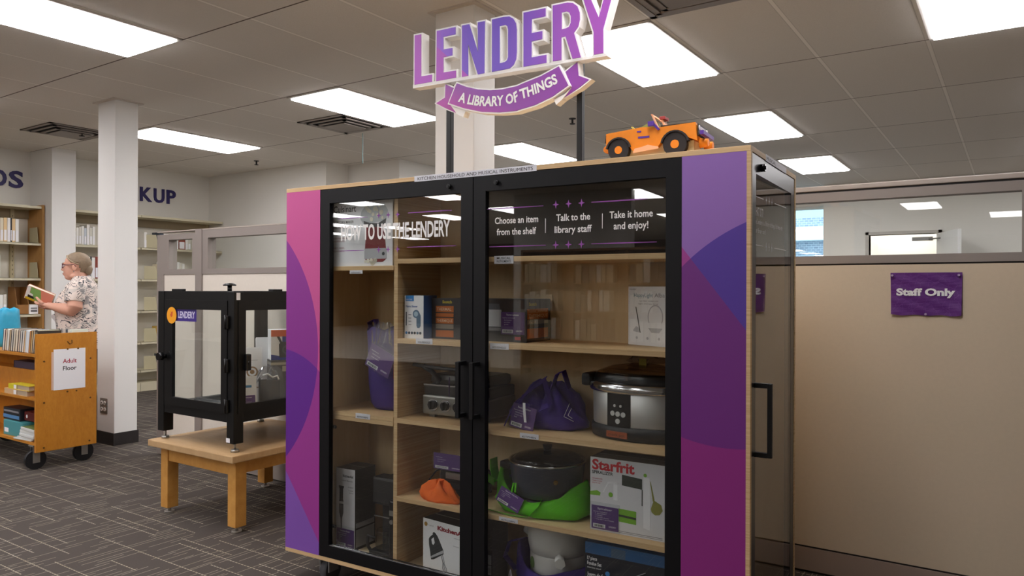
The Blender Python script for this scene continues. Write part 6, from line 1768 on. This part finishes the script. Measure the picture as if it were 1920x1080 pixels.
    so = ho.modifiers.new('t', 'SOLIDIFY'); so.thickness = .004; so.offset = -1
    m5 = MB(); m5.lathe([(.012, -.075), (.036, -.05), (.044, -.02), (.030, .01)], hc + Vector((-.098, 0, -.012)), 20, 0, .7, 1.0); m5.build('hair_bun', HM, raw)
    m5 = MB()
    for s in (-1, 1): m5.tube([hc + Vector((.060, s * .030, .078)), hc + Vector((.046, s * .058, .056)), hc + Vector((.012, s * .077, .030)), hc + Vector((-.03, s * .080, .010)), hc + Vector((-.075, s * .060, -.004))], .0065, 10)
    m5.build('hair_strand', P('grey_blond_hair', 'a08d74', .6), raw)
    # glasses, eyes, lips, earring
    GM = P('plum_glasses', '5a2233', .3)
    m6 = MB()
    for s in (-1, 1):
        c = hc + Vector((.096, s * .033, -.008))
        pts = [c + Vector((-.010 * abs(cos(q)) * (1 if cos(q) * s > 0 else .2), .026 * cos(q), .019 * sin(q))) for q in [2 * pi * i / 20 for i in range(20)]]
        m6.tube(pts, .0032, 8, closed=True)
        m6.tube([c + Vector((-.008, s * .026, .006)), hc + Vector((.045, s * .076, -.001)), hc + Vector((-.012, s * .083, .002)), hc + Vector((-.028, s * .082, -.016))], .003, 8)
    m6.tube([hc + Vector((.098, -.008, -.004)), hc + Vector((.102, 0, .0)), hc + Vector((.098, .008, -.004))], .003, 6)
    m6.build('glasses', GM, raw)
    for s in (-1, 1):
        m7 = MB(); m7.ball(hc + Vector((.080, s * .031, -.008)), (.010, .013, .0085), 14); e = m7.build('eye', P('eye_white', 'e8e2dc', .3), raw)
        m7 = MB(); m7.ball(hc + Vector((.0865, s * .031, -.008)), (.005, .006, .006), 10); m7.build('iris', P('iris_brown', '3b2a22', .2), e)
        m7 = MB(); m7.tube([hc + Vector((.090, s * .012, .012)), hc + Vector((.090, s * .032, .017)), hc + Vector((.078, s * .052, .011))], .003, 6); m7.build('eyebrow', P('brow', '8f7258', .7), raw)
    m7 = MB(); m7.ball(hc + Vector((.097, 0, -.071)), (.0065, .020, .0045), 12); m7.ball(hc + Vector((.094, 0, -.081)), (.0065, .018, .0050), 12); m7.build('lips', P('lips', 'a5655c', .5), raw)
    m7 = MB(); m7.ball(hc + Vector((-.010, .083, -.055)), .005, 10); m7.build('earring', M_steel, raw)
    m7 = MB(); m7.tube([Vector((.066, .045, 1.315)), Vector((.090, .035, 1.27)), Vector((.160, .012, 1.19)), Vector((.195, 0, 1.13))], .0045, 8); m7.build('lanyard', P('lanyard_black', '1c1c20', .6), raw)
    return raw, t_loc, rz
pr, ploc, prz = person()
# the held book, tilted, resting on the near palm
M_p = Matrix.Translation(ploc) @ Matrix.Rotation(prz, 4, 'Z')
hb = thing('held_book', 'open paperback with green, red and yellow cover in the person hands', 'book', M_p @ Vector((.30, .075, 1.165)))
hb.rotation_euler = (M_p.to_3x3() @ Matrix.Rotation(radians(-24), 3, 'Y') @ Matrix.Rotation(radians(-22), 3, 'X')).to_euler()
bw, bh, bt = .215, .125, .030
m = MB(); m.box(-bw / 2, bw / 2, -bt / 2 + .002, bt / 2 - .002, -bh / 2 + .003, bh / 2 - .003); m.build('pages', P('pages_e6dfcc', 'e6dfcc', .8), hb)
m = MB(); m.box(-bw / 2, bw / 2, bt / 2 - .002, bt / 2, -bh / 2, bh / 2); m.box(-bw / 2, bw / 2, -bt / 2, -bt / 2 + .002, -bh / 2, bh / 2); m.box(-bw / 2, bw / 2, -bt / 2, bt / 2, -bh / 2, -bh / 2 + .003); cv = m.build('cover', P('cover_salmon', 'd98a72', .45), hb)
m = MB()
def cb(pts, mi, y): m.prism(pts, [], (0, y - .0008, 0), (1, 0, 0), (0, 0, 1), .0008, mi)
y_ = bt / 2 + .0009
cb([(-.03, -.05), (.075, -.05), (.075, .058), (.0, .058)], 0, y_); cb([(.078, -.06), (.105, -.06), (.105, .06), (.078, .06)], 3, y_); cb([(.03, -.06), (.10, -.06), (.10, -.04), (.02, -.045)], 1, y_ + .0004); cb([(.03, -.04), (.085, -.04), (.085, -.015), (.04, -.02)], 2, y_ + .0004); cb([(.045, -.018), (.08, -.018), (.08, .004), (.05, .0)], 3, y_ + .0006)
m.build('cover_picture', [P('cover_green', '7fae5f', .45), P('cover_yellow', 'd9b21f', .45), P('cover_black', '1d1a1e', .45), P('cover_white', 'e9e6e0', .45)], cv)
t = thing('paper_slip', 'white papers hanging below the held book beside the blouse', 'paper', M_p @ Vector((.16, .05, .985)))
t.rotation_euler = (M_p.to_3x3() @ Matrix.Rotation(radians(35), 3, 'Y')).to_euler()
m = MB(); m.box(-.05, .05, -.002, .002, -.06, .05); m.build('sheet', M_paper, t)
m = MB(); m.box(-.045, .02, .0022, .003, .0, .045); m.build('printed_block', P('slate_print', '44525f', .5), t)

# ------------------------------------------------------------------ room behind the camera (only its mirror image shows in the cabinet glass)
struct(MB().box(-5.80, -3.86, -6.05, -5.9, 0, HCEIL), 'wall_behind', M_wall)
RW = wood('oak_library_case', '8a5a2c', 'a06d3a', .5, (4, 4, .6), 14)
rb_ = thing('bookcase', 'oak bookcase behind the camera, mirrored in the right glass door', 'bookcase', (-5.25, -5.4, 0))
MB().box(0, 3.2, .0, .03, 0, 1.8).build('back_panel', RW, rb_)
for x in (0, .80, 1.60, 2.40, 3.17): MB().box(x, x + .03, .03, .30, 0, 1.8).build('upright', RW, rb_)
for z in (.10, .50, .90, 1.30, 1.77): MB().box(0, 3.2, .03, .30, z, z + .03).build('shelf', RW, rb_)
rnd = random.Random(77)
RB = 'books on the oak bookcase behind the camera'
rp = []
for c in ('c9b894', 'd9d4c6', '6b3a2a', '8f8672', 'e2dccd', '3a4550'):
    rp.append(c)
first = {}
for bay in range(4):
    for z in (.53, .93, 1.33):
        x = .05 + bay * .80
        for k in range(6):
            c = rnd.choice(rp); w = rnd.uniform(.05, .10); h = rnd.uniform(.22, .31)
            loc = (-5.25 + x + w, -5.4 + .27, z)
            lab = 'book on the oak bookcase behind the camera, a faint mirror image'
            if c not in first:
                b = book(lab, .17, .24, .03, c, loc, (0, 0, pi), 'ece7d9', RB); first[c] = b
            else:
                b = dup(first[c], loc, pi, lab, RB)
            b.scale = (w / .03, 1, h / .24); x += w + .012
